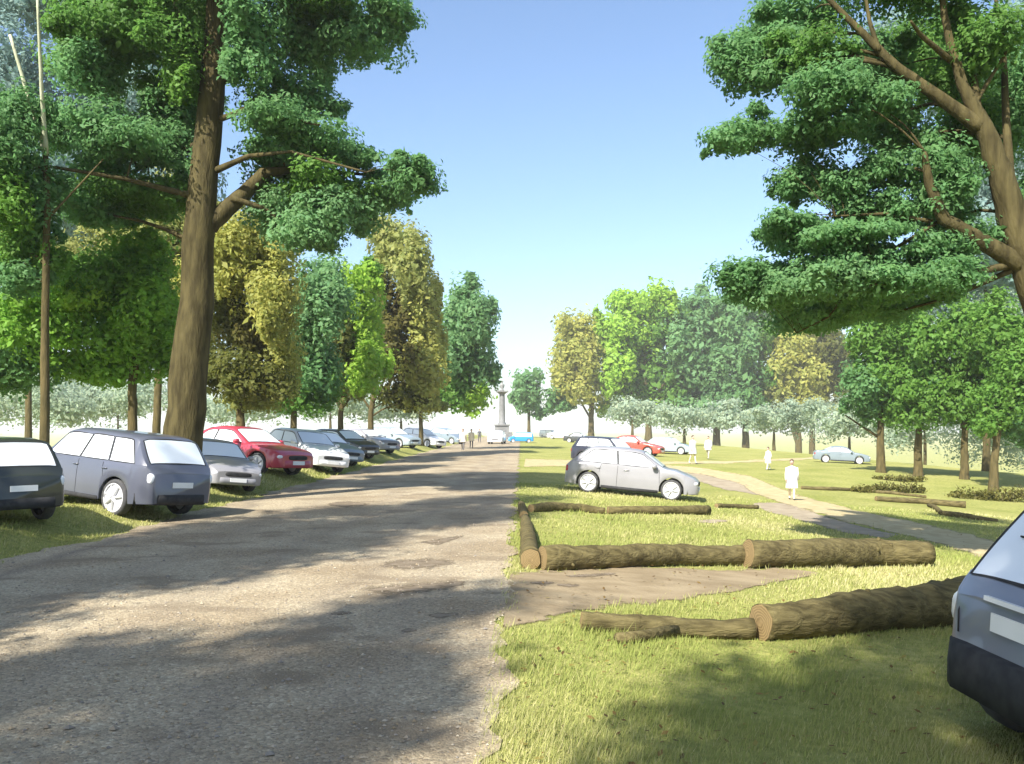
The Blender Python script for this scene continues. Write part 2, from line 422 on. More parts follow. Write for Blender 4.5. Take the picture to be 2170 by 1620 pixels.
# ------------------------------------------------------------------ trees
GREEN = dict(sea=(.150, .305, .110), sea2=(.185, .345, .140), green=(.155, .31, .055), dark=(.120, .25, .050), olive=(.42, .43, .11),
             olive2=(.33, .36, .11), darkolive=(.155, .17, .038), brown=(.165, .155, .040), lime=(.33, .52, .07), fresh=(.22, .42, .06), teal=(.25, .37, .34), pale=(.40, .49, .35))  # pale: far leaves whitened in colour to imitate haze

def leaves(lobes, ls, rs, dens=1.0, sub=(10, 16), flatn=.0):
    """lobes: (centre, (rx, ry, rz), colour). Leaf clumps scattered through each lobe"""
    V, C = [], []
    for c, r, col in lobes:
        c = np.array(c); r = np.array(r) * 1.14
        area = 4 * math.pi * ((r[0] * r[2]) ** 1.6 / 3 + (r[0] * r[1]) ** 1.6 / 3 + (r[1] * r[2]) ** 1.6 / 3) ** (1 / 1.6)
        N = int(dens * area / (ls * ls * .5) * 1.55)
        N = max(60, min(N, 32000))
        ns = int(rs.integers(*sub)) + int(3 * max(r) / min(r))
        d = rs.normal(size=(ns, 3)); d /= np.linalg.norm(d, axis=1)[:, None]
        sub_c = d * rs.uniform(.45, .82, (ns, 1)); sub_r = rs.uniform(.30, .52, ns)
        sub_t = rs.uniform(.88, 1.12, ns)
        k = rs.integers(0, ns, N)
        q = rs.normal(size=(N, 3)); q /= np.linalg.norm(q, axis=1)[:, None]
        q = q * (rs.uniform(.25, 1, (N, 1)) ** .45) * sub_r[k][:, None] * rs.uniform(.85, 1.12, (N, 1))
        p = sub_c[k] + q
        fly = rs.random(N) < .05
        p[fly] *= rs.uniform(1.05, 1.25, (fly.sum(), 1))
        core = rs.random(N) < .22
        p[core] = np.clip(rs.normal(size=(core.sum(), 3)) * .3, -.55, .55)
        nrm = p / (np.linalg.norm(p, axis=1)[:, None] + 1e-6) * .55 + q / (np.linalg.norm(q, axis=1)[:, None] + 1e-6) * .45
        nrm = nrm + rs.normal(size=(N, 3)) * .45 + np.array([0, 0, .25 + flatn])
        nrm /= np.linalg.norm(nrm, axis=1)[:, None]
        t = np.cross(nrm, rs.normal(size=(N, 3))); t /= np.linalg.norm(t, axis=1)[:, None]
        b = np.cross(nrm, t)
        sz = ls * rs.uniform(.6, 1.35, (N, 1)) * np.where(core, 1.7, 1.0)[:, None]
        wc = c + p * r
        bend = nrm * sz * .12
        V.append(np.stack([wc - t * sz * .5 - bend, wc + b * sz * .27, wc + t * sz * .5 - bend, wc - b * sz * .27], 1).reshape(-1, 3))
        tint = sub_t[k][:, None] * rs.uniform(.9, 1.1, (N, 1))
        hue = rs.uniform(-.08, .08, (N, 1)) * np.array([1.2, .3, -.6])
        C.append(np.clip(np.array(col) * tint * (1 + hue), 0, 1))
    return np.concatenate(V), np.concatenate(C)

NLEAF = [0]
def tree(name, label, trunk, limbs, lobes, Yd, seed, cat='tree', group=None, bark='bark_thin', ls=None, dens=1.0, spread=.5, depth=1.0, flat=.0, crown_name='crown', twigs=True, back=0.):
    """trunk: [(px, py, width px)] base first; limbs: lists of the same; lobes: (px, py, rx, ry, colour[, depth offset m])"""
    rs = np.random.default_rng(seed); rn = random.Random(seed)
    base = at(trunk[0][0], trunk[0][1], Yd); base.z = min(base.z, zf(base.x, base.y)) 
    root = empty(name, base); tag(root, label, cat, group)
    def poly(pts, y0=0, y1=0, n=5):
        P, Rr = [], []
        for i in range(len(pts) - 1):
            for k in range(n):
                t = k / n; P.append([pts[i][j] * (1 - t) + pts[i + 1][j] * t for j in range(3)])
        P.append(list(pts[-1][:3])); out, rad = [], []
        for i, (px, py, wd) in enumerate(P):
            f = i / max(1, len(P) - 1)
            v = at(px, py, Yd); v.y += y0 + (y1 - y0) * f
            out.append(v + Vector((rn.uniform(-1, 1), rn.uniform(-1, 1), 0)) * wd / F * Yd * .05 - base); rad.append(max(.012, wd / F * Yd * .5))
        return out, rad
    tb = MB()
    P, Rr = poly(trunk)
    P[0].z = -.15; Rr[0] *= 1.3; P.insert(1, P[0].lerp(P[1], .3)); Rr.insert(1, Rr[1] * 1.16)
    if len(Rr) > 1: Rr[1] *= 1.04
    tb.tube(P, Rr, 14, .05, rn=rn)
    tr = tb.build('trunk', M[bark], root); P0 = list(zip(P, Rr))[2:]
    for lb in limbs:
        off = rn.uniform(-1, 1) * spread * (abs(lb[-1][0] - lb[0][0]) + abs(lb[-1][1] - lb[0][1])) / F * Yd * .5
        b = MB(); P, Rr = poly(lb, 0, off); b.tube(P, Rr, 8, .06, rn=rn); P0 += list(zip(P, Rr))[2:]
        bk = bark
        if len(lb[0]) > 3: bk = lb[0][3]
        b.build('branch', M[bk], root)
    L = []
    for lo in lobes:
        px, py, rx, ry, col = lo[:5]
        if Yd > 35 and twigs: rx *= 1.1; ry *= 1.06
        c = at(px, py, Yd)
        k = Yd / F
        rd = max(rx, ry) * k * depth
        c.y += lo[5] if len(lo) > 5 else rn.uniform(-1 + back, 1 + back) * spread * rd
        cc = GREEN[col] if isinstance(col, str) else col
        L.append((tuple(c - base), (rx * k, rd, ry * k), cc))
    main = list(L)
    for c, r, cc in main:                      # ragged small tufts round each bough
        for _ in range(2):
            d_ = Vector((rn.uniform(-1, 1), rn.uniform(-1, 1), rn.uniform(-.8, 1))).normalized(); f_ = rn.uniform(.26, .42); e_ = rn.uniform(.85, 1.05)
            L.append(((c[0] + d_.x * r[0] * e_, c[1] + d_.y * r[1] * e_, c[2] + d_.z * r[2] * e_), (r[0] * f_, r[1] * f_, r[2] * f_ * 1.1), cc))
    if twigs:
        for c, r, cc in main:                  # a limb from the trunk into every bough
            c = Vector(c)
            bst = min(P0, key=lambda q: (q[0] - c).length + 1.6 * max(0, q[0].z - c.z + .25 * (c.xy - q[0].xy).length))
            a0, ra = bst; ln = (c - a0).length
            if ln < .4: continue
            mid = a0.lerp(c, .5) + Vector((rn.uniform(-.08, .08), rn.uniform(-.08, .08), .07)) * ln
            b = MB(); r0 = min(ra * .5, .018 * ln + .02)
            b.tube([a0, a0.lerp(mid, .5) + Vector((0, 0, .02 * ln)), mid, mid.lerp(c, .6), c + (c - mid) * .3], [r0, r0 * .8, r0 * .6, r0 * .4, r0 * .15], 6, .1, rn=rn)
            b.build('branch', M[bark], root)
    ls = ls or max(.10, Yd * .0052)
    V, Cc = leaves(L, ls, rs, dens, flatn=flat)
    NLEAF[0] += len(Cc)
    link(bpy.data.objects.new(crown_name, np_mesh(crown_name, V, 4, M['leaf'], Cc)), root)
    return root

GL, GR = 'trees lining the left verge', 'trees on the right-hand grass'
# --- great cedar, left
tree('cedar_tree', 'tall cedar with thick brown trunk and layered boughs, behind the dark blue SUV',
     [(376, 1046, 86), (400, 820, 78), (422, 520, 64), (444, 250, 54), (464, 0, 48), (480, -160, 38), (490, -300, 20)],
     [[(440, 480, 40), (500, 415, 34), (545, 355, 26), (620, 338, 12), (760, 345, 6)], [(455, 180, 22), (540, 110, 16), (600, 70, 12), (670, 0, 8)], [(460, 255, 14), (540, 250, 10), (700, 300, 5)],
      [(450, 365, 16), (540, 345, 10), (640, 350, 6), (800, 405, 4)], [(490, 420, 14), (560, 440, 9), (650, 515, 5)], [(440, 140, 16), (400, 80, 10), (372, 0, 7)], [(430, 300, 16), (330, 320, 10), (200, 340, 6)], [(425, 420, 16), (300, 400, 9), (150, 390, 5)]],
     [(560, 120, 75, 95, 'sea'), (640, 70, 90, 70, 'sea'), (760, 60, 95, 60, 'sea'), (840, 30, 55, 40, 'sea'), (640, 190, 75, 50, 'sea'), (545, 195, 60, 55, 'sea'), (680, 20, 110, 40, 'dark'),
      (560, 295, 80, 40, 'sea'), (680, 305, 90, 40, 'sea'), (750, 312, 50, 28, 'sea'), (600, 275, 90, 30, 'sea'),
      (560, 380, 80, 45, 'dark'), (690, 385, 95, 45, 'green'), (800, 385, 80, 42, 'sea'), (890, 385, 55, 42, 'sea'), (860, 355, 50, 25, 'sea'),
      (590, 440, 85, 50, 'sea2'), (700, 460, 70, 50, 'sea2'), (650, 500, 80, 35, 'sea2'), (745, 440, 60, 38, 'sea2'),
      (120, 85, 95, 50, 'dark'), (250, 80, 110, 65, 'dark'), (370, 80, 75, 75, 'dark'), (180, 150, 85, 50, 'sea'), (320, 165, 90, 55, 'green'), (400, 175, 45, 60, 'green'),
      (100, 255, 70, 50, 'sea'), (220, 260, 90, 45, 'sea'), (350, 240, 75, 65, 'sea'), (290, 320, 110, 40, 'sea'), (380, 340, 50, 60, 'sea'),
      (160, 330, 80, 40, 'sea'), (130, 395, 110, 40, 'sea'), (280, 395, 120, 38, 'dark'), (370, 405, 55, 30, 'dark'), (180, 440, 60, 30, 'sea'),
      (520, -60, 160, 60, 'sea'), (350, -50, 150, 60, 'dark'), (180, -30, 110, 40, 'dark'), (470, -170, 160, 80, 'sea'), (480, -280, 90, 80, 'sea')],
     24, 11, group=GL, bark='bark', ls=.13, spread=1.0, back=.35, depth=1.25, flat=.25)
# --- thin trees, far left
tree('slender_tree', 'very slender forked tree with pale twigs at the far left edge',
     [(95, 1050, 22), (95, 800, 18), (97, 600, 15), (100, 420, 13), (97, 330, 11)],
     [[(97, 330, 11, 'bark_pale'), (70, 210, 9), (42, 90, 6)], [(98, 330, 11, 'bark_pale'), (112, 200, 8), (128, 40, 5)], [(104, 460, 6), (150, 390, 4), (192, 322, 3)]],
     [(30, 330, 80, 70, 'sea'), (40, 420, 75, 70, 'green'), (20, 520, 60, 60, 'green'), (75, 470, 45, 50, 'sea'), (-60, 380, 90, 120, 'sea'), (100, 540, 40, 35, 'green'), (60, 250, 60, 60, 'sea'), (-20, 250, 70, 80, 'sea'), (30, 590, 60, 45, 'sea'), (90, 400, 50, 60, 'sea')],
     22, 12, group=GL, ls=.12, spread=.9)
tree('young_oak', 'low spreading green tree with forked trunk left of the cedar',
     [(281, 1030, 24), (281, 900, 20), (281, 795, 17)],
     [[(281, 800, 15), (262, 640, 9), (236, 500, 4)], [(283, 800, 14), (310, 690, 9), (350, 585, 5)], [(281, 800, 8), (190, 760, 5), (125, 705, 3)]],
     [(120, 690, 110, 80, 'fresh'), (240, 690, 110, 100, 'fresh'), (330, 660, 65, 95, 'fresh'), (230, 590, 110, 55, 'green'), (300, 550, 80, 60, 'fresh'), (70, 640, 75, 50, 'lime'), (190, 630, 80, 40, 'lime'),
      (60, 760, 75, 85, 'sea'), (30, 690, 60, 70, 'sea'), (240, 780, 85, 45, 'fresh'), (340, 740, 40, 55, 'fresh'), (-50, 730, 80, 120, 'sea'), (150, 770, 70, 40, 'fresh')],
     27, 13, group=GL, ls=.15, spread=.9)
tree('olive_tree_behind', 'olive yellow tree filling the gap behind the low green tree',
     [(330, 960, 18), (335, 820, 15), (340, 600, 10)], [[(338, 700, 8), (240, 600, 4)], [(338, 680, 8), (420, 560, 4)]],
     [(380, 520, 100, 110, 'olive2'), (240, 530, 100, 75, 'olive2'), (130, 550, 80, 60, 'olive2'), (320, 610, 120, 60, 'brown'), (430, 470, 60, 60, 'olive2'), (380, 700, 60, 80, 'darkolive')],
     46, 14, group=GL, spread=.8)
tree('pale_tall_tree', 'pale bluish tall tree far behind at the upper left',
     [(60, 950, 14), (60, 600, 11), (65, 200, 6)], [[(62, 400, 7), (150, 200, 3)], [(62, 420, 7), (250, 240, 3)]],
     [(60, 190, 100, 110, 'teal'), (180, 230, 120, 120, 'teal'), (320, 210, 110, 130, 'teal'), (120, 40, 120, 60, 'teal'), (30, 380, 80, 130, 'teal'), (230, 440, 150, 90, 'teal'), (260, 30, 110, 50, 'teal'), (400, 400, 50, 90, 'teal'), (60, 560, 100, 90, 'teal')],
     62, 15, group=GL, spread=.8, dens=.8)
# --- left avenue
tree('rounded_olive_tree', 'first rounded yellow olive tree with dark patches, right of the cedar trunk',
     [(510, 960, 22), (510, 880, 17), (512, 740, 8)], [[(511, 860, 8), (565, 740, 4)], [(511, 850, 8), (450, 740, 4)]],
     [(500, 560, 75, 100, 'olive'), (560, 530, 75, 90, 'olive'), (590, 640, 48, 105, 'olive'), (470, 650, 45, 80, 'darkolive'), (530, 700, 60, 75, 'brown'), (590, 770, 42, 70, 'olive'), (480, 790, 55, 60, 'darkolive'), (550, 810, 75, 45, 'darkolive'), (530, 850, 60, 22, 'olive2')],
     38, 21, group=GL)
tree('slim_green_tree', 'slim blue green tree between the olive trees of the left row',
     [(622, 950, 16), (622, 880, 13), (632, 720, 6)], [[(622, 860, 6), (690, 760, 3)]],
     [(672, 600, 58, 66, 'sea2'), (660, 690, 62, 75, 'sea2'), (700, 660, 50, 70, 'sea2'), (668, 780, 50, 65, 'sea'), (640, 835, 55, 45, 'green'), (690, 820, 30, 45, 'green'), (630, 760, 24, 60, 'green')],
     48, 22, group=GL)
tree('lime_tree', 'bright lime green tree in the middle of the left row',
     [(722, 945, 14), (722, 880, 11), (740, 720, 5)], [[(723, 870, 5), (790, 780, 3)], [(722, 870, 5), (690, 800, 3)]],
     [(748, 610, 52, 58, 'lime'), (768, 690, 50, 80, 'lime'), (780, 790, 45, 66, 'lime'), (728, 730, 34, 75, 'darkolive'), (730, 810, 42, 45, 'olive2'), (775, 575, 28, 25, 'green')],
     56, 23, group=GL)
tree('tall_olive_tree', 'tallest olive tree of the left row with dark brown patches',
     [(786, 940, 14), (786, 870, 11), (820, 680, 5)], [[(787, 860, 5), (850, 740, 3)], [(786, 870, 5), (740, 800, 3)]],
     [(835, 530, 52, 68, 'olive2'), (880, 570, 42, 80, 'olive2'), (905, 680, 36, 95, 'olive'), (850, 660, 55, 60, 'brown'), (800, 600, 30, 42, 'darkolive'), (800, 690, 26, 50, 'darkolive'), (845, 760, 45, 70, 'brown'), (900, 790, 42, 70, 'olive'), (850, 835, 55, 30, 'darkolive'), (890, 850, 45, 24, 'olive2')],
     64, 24, group=GL)
tree('end_tree', 'blue green tree with a lime skirt closing the left row',
     [(892, 930, 10), (892, 875, 8), (930, 760, 4)], [[(893, 870, 4), (960, 800, 2)]],
     [(985, 665, 42, 62, 'sea2'), (1012, 690, 38, 64, 'sea2'), (1005, 770, 44, 66, 'sea2'), (965, 720, 40, 70, 'sea2'), (968, 800, 38, 55, 'green'), (1000, 845, 36, 34, 'lime'), (955, 840, 32, 36, 'green')],
     84, 25, group=GL)
# --- right avenue
def base_tree(name, label, bx, by, wd, limbs, lobes, seed, **k):
    p = gp(bx, by)
    top = min(l[1] for l in lobes)
    tx = sum(l[0] for l in lobes) / len(lobes)
    trunk = [(bx, by, wd), (bx, by - 60, wd * .8), (bx * .75 + tx * .25, by - (by - top) * .5, wd * .45), (bx * .5 + tx * .5, by - (by - top) * .75, wd * .2)]
    return tree(name, label, trunk, limbs, lobes, p.y, seed, group=GR, **k)
base_tree('small_round_tree', 'small round blue green tree right of the column at the road end', 1121, 914, 7, [], [(1120, 815, 33, 40, 'sea2'), (1125, 850, 32, 32, 'sea2'), (1108, 835, 22, 30, 'sea2')], 31)
base_tree('egg_shaped_tree', 'egg shaped yellow olive tree, first big one right of the column', 1253, 921, 13, [[(1253, 890, 5), (1212, 820, 2)], [(1253, 890, 5), (1265, 790, 2)]],
          [(1212, 720, 48, 55, 'olive'), (1240, 740, 38, 65, 'olive'), (1195, 790, 36, 60, 'olive'), (1232, 820, 45, 50, 'olive'), (1180, 850, 32, 28, 'sea')], 32)
base_tree('lime_tree', 'tall bright lime tree with dark green lower boughs on the right', 1374, 928, 15, [[(1374, 870, 6), (1330, 740, 2)], [(1374, 860, 6), (1420, 790, 2)], [(1374, 870, 5), (1300, 800, 2)]],
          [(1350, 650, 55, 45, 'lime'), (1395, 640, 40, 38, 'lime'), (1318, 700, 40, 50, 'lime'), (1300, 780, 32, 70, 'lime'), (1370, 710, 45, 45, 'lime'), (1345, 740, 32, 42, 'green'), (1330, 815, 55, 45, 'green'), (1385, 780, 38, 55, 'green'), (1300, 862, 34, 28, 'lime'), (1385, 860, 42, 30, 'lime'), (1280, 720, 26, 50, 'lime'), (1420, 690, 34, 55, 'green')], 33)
base_tree('broad_green_tree', 'broad domed blue green tree behind the two walkers in white', 1518, 941, 16, [[(1518, 870, 7), (1515, 740, 3)], [(1518, 880, 6), (1470, 760, 2)]],
          [(1480, 660, 52, 50, 'sea2'), (1440, 740, 45, 65, 'sea2'), (1520, 720, 60, 70, 'sea2'), (1480, 800, 80, 60, 'sea2'), (1560, 740, 38, 70, 'sea2'), (1540, 845, 60, 48, 'sea'), (1490, 868, 70, 34, 'sea2'), (1450, 690, 45, 45, 'sea2'), (1540, 670, 45, 45, 'sea2'), (1425, 830, 34, 45, 'green')], 34)
base_tree('dark_green_tree', 'dark green tree standing between the domed tree and the olive one', 1580, 940, 15, [[(1580, 880, 6), (1560, 810, 2)], [(1580, 870, 5), (1610, 810, 2)]],
          [(1575, 660, 48, 45, 'sea'), (1630, 650, 60, 45, 'sea'), (1615, 720, 38, 55, 'green'), (1600, 820, 40, 66, 'green'), (1570, 840, 44, 58, 'sea'), (1620, 870, 36, 28, 'green'), (1680, 640, 50, 35, 'sea')], 35)
base_tree('leaning_olive_tree', 'yellow olive tree on twin trunks in the middle right', 1692, 952, 14, [[(1692, 945, 10), (1675, 880, 6), (1640, 830, 3)], [(1692, 900, 6), (1740, 800, 2)]],
          [(1680, 730, 55, 50, 'olive'), (1660, 800, 52, 50, 'olive'), (1715, 800, 45, 60, 'olive'), (1650, 850, 50, 38, 'olive2'), (1710, 860, 50, 25, 'olive')], 36)
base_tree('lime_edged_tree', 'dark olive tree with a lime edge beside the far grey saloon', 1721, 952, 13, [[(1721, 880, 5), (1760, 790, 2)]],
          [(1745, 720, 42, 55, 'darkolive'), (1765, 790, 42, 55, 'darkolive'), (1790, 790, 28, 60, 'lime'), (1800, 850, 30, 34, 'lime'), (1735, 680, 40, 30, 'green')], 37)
base_tree('woodland_tree', 'green tree on a straight trunk, leftmost of the four at the field edge', 1866, 1002, 20, [[(1866, 900, 7), (1864, 680, 3)], [(1866, 930, 6), (1800, 880, 3)]],
          [(1840, 720, 55, 60, 'green'), (1870, 790, 65, 65, 'green'), (1830, 830, 52, 55, 'sea'), (1890, 860, 50, 42, 'green'), (1900, 700, 50, 50, 'green')], 38)
base_tree('woodland_tree', 'green tree with forked top, second of the four at the field edge', 1946, 1010, 20, [[(1946, 900, 7), (1930, 825, 3)], [(1946, 890, 6), (1980, 815, 3)]],
          [(1950, 720, 62, 65, 'green'), (1960, 800, 65, 60, 'green'), (1935, 860, 55, 50, 'green'), (1990, 840, 45, 50, 'sea')], 39)
base_tree('woodland_tree', 'green tree with upright stems, third of the four at the field edge', 2044, 1016, 19, [[(2044, 930, 6), (2030, 835, 3)], [(2044, 930, 6), (2066, 820, 3)]],
          [(2040, 700, 60, 60, 'green'), (2060, 780, 65, 65, 'green'), (2030, 850, 55, 55, 'green'), (2080, 860, 50, 48, 'sea')], 40)
base_tree('woodland_tree', 'green tree nearest the right edge of the field', 2106, 1040, 21, [[(2106, 930, 7), (2092, 860, 3)], [(2106, 930, 6), (2116, 820, 3)]],
          [(2140, 700, 55, 70, 'green'), (2160, 800, 65, 75, 'green'), (2120, 870, 55, 55, 'green'), (2180, 880, 60, 60, 'sea'), (2230, 760, 80, 120, 'green')], 41)
# --- great tree at the right edge
tree('spreading_pine', 'great leaning tree with bare forked limbs filling the upper right corner',
     [(2350, 1290, 116), (2285, 900, 94), (2212, 640, 80), (2150, 480, 62), (2116, 360, 48), (2084, 270, 38), (2066, 225, 22), (2058, 195, 8)],
     [[(2085, 275, 36), (1990, 205, 27), (1900, 140, 22), (1850, 88, 17), (1760, -5, 11), (1680, -90, 5)], [(2080, 272, 34), (2040, 180, 24), (2015, 90, 18), (2000, 20, 14), (1995, -90, 8)], [(2070, 240, 24), (2085, 120, 14), (2120, 0, 8)],
      [(2150, 470, 22), (2162, 280, 18), (2180, 40, 12), (2190, -80, 8)], [(2175, 570, 44), (2060, 505, 34), (1990, 470, 28), (1955, 400, 21), (1940, 335, 11)], [(2015, 130, 14), (1930, 95, 9), (1890, 88, 5)],
      [(2150, 560, 18), (2010, 590, 11), (1830, 610, 6)], [(2150, 570, 14), (2050, 620, 8), (1970, 640, 5)], [(1975, 470, 10), (1880, 450, 7), (1780, 452, 4)], [(1862, 108, 12), (1848, 40, 9), (1840, -40, 6)], [(2060, 230, 10), (2140, 100, 6), (2125, 60, 4)],
      [(1990, 470, 9), (1870, 545, 6), (1790, 660, 4), (1735, 690, 3)]],
     [(1600, 70, 75, 60, 'sea'), (1660, 115, 70, 32, 'sea'), (1740, 85, 90, 55, 'dark'), (1860, 90, 85, 60, 'sea'), (1960, 60, 90, 60, 'dark'), (2090, 90, 90, 90, 'dark'), (1700, 20, 80, 40, 'sea'),
      (2160, 200, 55, 110, 'dark'), (1970, 170, 85, 50, 'dark'), (1560, 270, 62, 38, 'sea'), (1630, 230, 75, 45, 'sea'), (1740, 200, 100, 48, 'sea'), (1750, 255, 100, 34, 'sea'), (1870, 215, 75, 45, 'sea'), (1970, 245, 80, 35, 'sea'),
      (1720, 360, 50, 48, 'sea'), (1800, 320, 85, 40, 'sea'), (1900, 340, 80, 50, 'sea'), (1800, 385, 60, 40, 'sea'), (2010, 350, 75, 65, 'sea'), (2080, 420, 45, 80, 'sea'),
      (1670, 462, 55, 25, 'sea'), (1760, 450, 85, 42, 'sea'), (1880, 430, 90, 45, 'sea'), (1990, 420, 60, 40, 'sea'), (1830, 490, 80, 25, 'sea'), (2060, 500, 60, 45, 'sea'),
      (1575, 575, 55, 38, 'sea'), (1660, 555, 75, 38, 'sea'), (1770, 560, 95, 40, 'sea'), (1900, 560, 85, 38, 'sea'), (1690, 615, 90, 35, 'sea2'), (1830, 630, 100, 30, 'sea2'), (1960, 625, 90, 35, 'sea2'), (2040, 570, 60, 40, 'sea2'), (1750, 600, 110, 45, 'sea2'), (1880, 600, 110, 45, 'sea'), (1640, 590, 80, 40, 'sea'), (1990, 590, 90, 40, 'sea'), (1780, 655, 90, 28, 'sea2'), (1750, 512, 90, 26, 'sea'), (1890, 505, 90, 30, 'sea'), (1980, 520, 60, 35, 'sea'), (1700, 470, 70, 30, 'sea'),
      (1760, -60, 140, 60, 'sea'), (1960, -80, 150, 80, 'dark'), (2200, -60, 160, 120, 'dark'), (2280, 150, 90, 160, 'sea'), (2300, 420, 90, 130, 'sea')],
     16.5, 51, group=GR, bark='bark', ls=.095, spread=1.2, back=.9, depth=1.3, flat=.25)
# --- pale wood beyond, distance haze put into its leaf colour
def far_tree(label, bx, lobes, Yd, seed, wd=8):
    zb = None
    x = (bx - CX) / F * Yd
    py = HY + (EYE - zf(x, Yd)) / F * Yd * 0 + (EYE - zf(x, Yd)) * F / Yd
    top = min(l[1] for l in lobes)
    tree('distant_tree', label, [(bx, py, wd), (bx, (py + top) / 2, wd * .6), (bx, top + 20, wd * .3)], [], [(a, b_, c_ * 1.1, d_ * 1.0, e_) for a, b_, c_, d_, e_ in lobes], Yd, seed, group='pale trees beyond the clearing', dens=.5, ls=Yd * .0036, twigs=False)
far_tree('haze-coloured tree low behind the slender tree at far left', 60, [(60, 850, 90, 60, 'pale'), (-40, 840, 80, 80, 'pale'), (130, 870, 60, 40, 'pale')], 110, 61)
far_tree('haze-coloured tree low between slender tree and cedar trunk', 250, [(210, 850, 80, 50, 'pale'), (300, 845, 70, 45, 'pale'), (150, 830, 60, 50, 'pale')], 120, 62)
far_tree('haze-coloured bushy tree behind the red car', 500, [(470, 870, 70, 35, 'pale'), (560, 870, 60, 32, 'pale')], 130, 63)
far_tree('haze-coloured tree behind the trunks of the left row', 700, [(660, 860, 55, 32, 'pale'), (740, 855, 60, 38, 'pale')], 140, 64)
far_tree('haze-coloured tree behind the tall olive tree', 850, [(820, 865, 50, 32, 'pale'), (890, 868, 40, 28, 'pale')], 150, 65)
far_tree('haze-coloured tree behind the bright lime tree on the right', 1340, [(1330, 870, 45, 30, 'pale'), (1390, 875, 40, 28, 'pale')], 150, 66)
far_tree('haze-coloured tree seen between domed tree and its neighbour', 1450, [(1440, 885, 55, 32, 'pale'), (1530, 885, 55, 32, 'pale')], 140, 67)
far_tree('haze-coloured tree behind the middle right olive tree', 1640, [(1620, 890, 60, 34, 'pale'), (1700, 885, 50, 40, 'pale')], 125, 68)
far_tree('haze-coloured tree behind the far grey saloon', 1800, [(1780, 890, 70, 50, 'pale'), (1850, 870, 60, 70, 'pale')], 110, 69)
far_tree('tall haze-coloured tree behind the field edge trees', 1960, [(1940, 890, 80, 75, 'pale'), (1930, 720, 80, 100, 'pale'), (2020, 800, 70, 100, 'pale')], 100, 70)
far_tree('tall haze-coloured tree behind the rightmost trunks', 2110, [(2100, 680, 90, 90, 'pale'), (2080, 880, 90, 90, 'pale'), (2180, 900, 80, 90, 'pale'), (2170, 780, 70, 120, 'pale'), (2110, 590, 70, 60, 'teal')], 95, 71)

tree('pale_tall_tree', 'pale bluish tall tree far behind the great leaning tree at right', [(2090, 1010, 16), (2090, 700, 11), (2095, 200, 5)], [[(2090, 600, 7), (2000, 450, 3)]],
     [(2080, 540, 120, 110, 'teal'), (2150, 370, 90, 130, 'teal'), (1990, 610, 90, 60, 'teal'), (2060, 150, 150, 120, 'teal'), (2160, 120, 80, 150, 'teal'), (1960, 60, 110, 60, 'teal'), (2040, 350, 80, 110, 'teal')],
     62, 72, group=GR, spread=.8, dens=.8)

# --- trees left of and behind the viewer whose shade crosses the road
def roadside(label, x, y, h, r, seed, z0=.28, col='green'):
    rs = np.random.default_rng(seed); rn = random.Random(seed)
    b0 = Vector((x, y, zf(x, y)))
    root = tag(empty('roadside_tree', b0), label, 'tree', 'trees beside the road near the viewer')
    t = MB(); t.tube([(0, 0, -.2), (.1, 0, h * .3), (0, .1, h * .6), (.1, 0, h * .85)], [.34, .27, .18, .06], 12, .05, rn=rn); t.build('trunk', M['bark'], root)
    L = []
    for k in range(13):
        f = k / 12; zz = h * (z0 + (1 - z0) * f)
        rr = r * (1 - .55 * f) * rn.uniform(.7, 1.0)
        a = k * 2.4
        L.append(((math.cos(a) * r * .35, math.sin(a) * r * .35, zz), (rr * .8, rr * .8, h * .085), GREEN[col]))
    V, C = leaves(L, .2, rs, .6)
    NLEAF[0] += len(C)
    link(bpy.data.objects.new('crown', np_mesh('crown', V, 4, M['leaf'], C)), root)
roadside('roadside tree beside the viewer shading the nearest gravel', -12.0, -9.4, 21, 3.6, 81)
roadside('roadside tree behind the viewer shading the nearest grass', -6.0, -9.8, 22, 3.8, 83)
roadside('tall roadside tree with a high crown left of the viewer', -15.0, -2.0, 22, 3.2, 84, z0=.55)
roadside('second roadside tree further along shading the road past the soil pull-in', -14.0, 2.0, 25, 4.8, 82)
print('leaves', NLEAF[0])

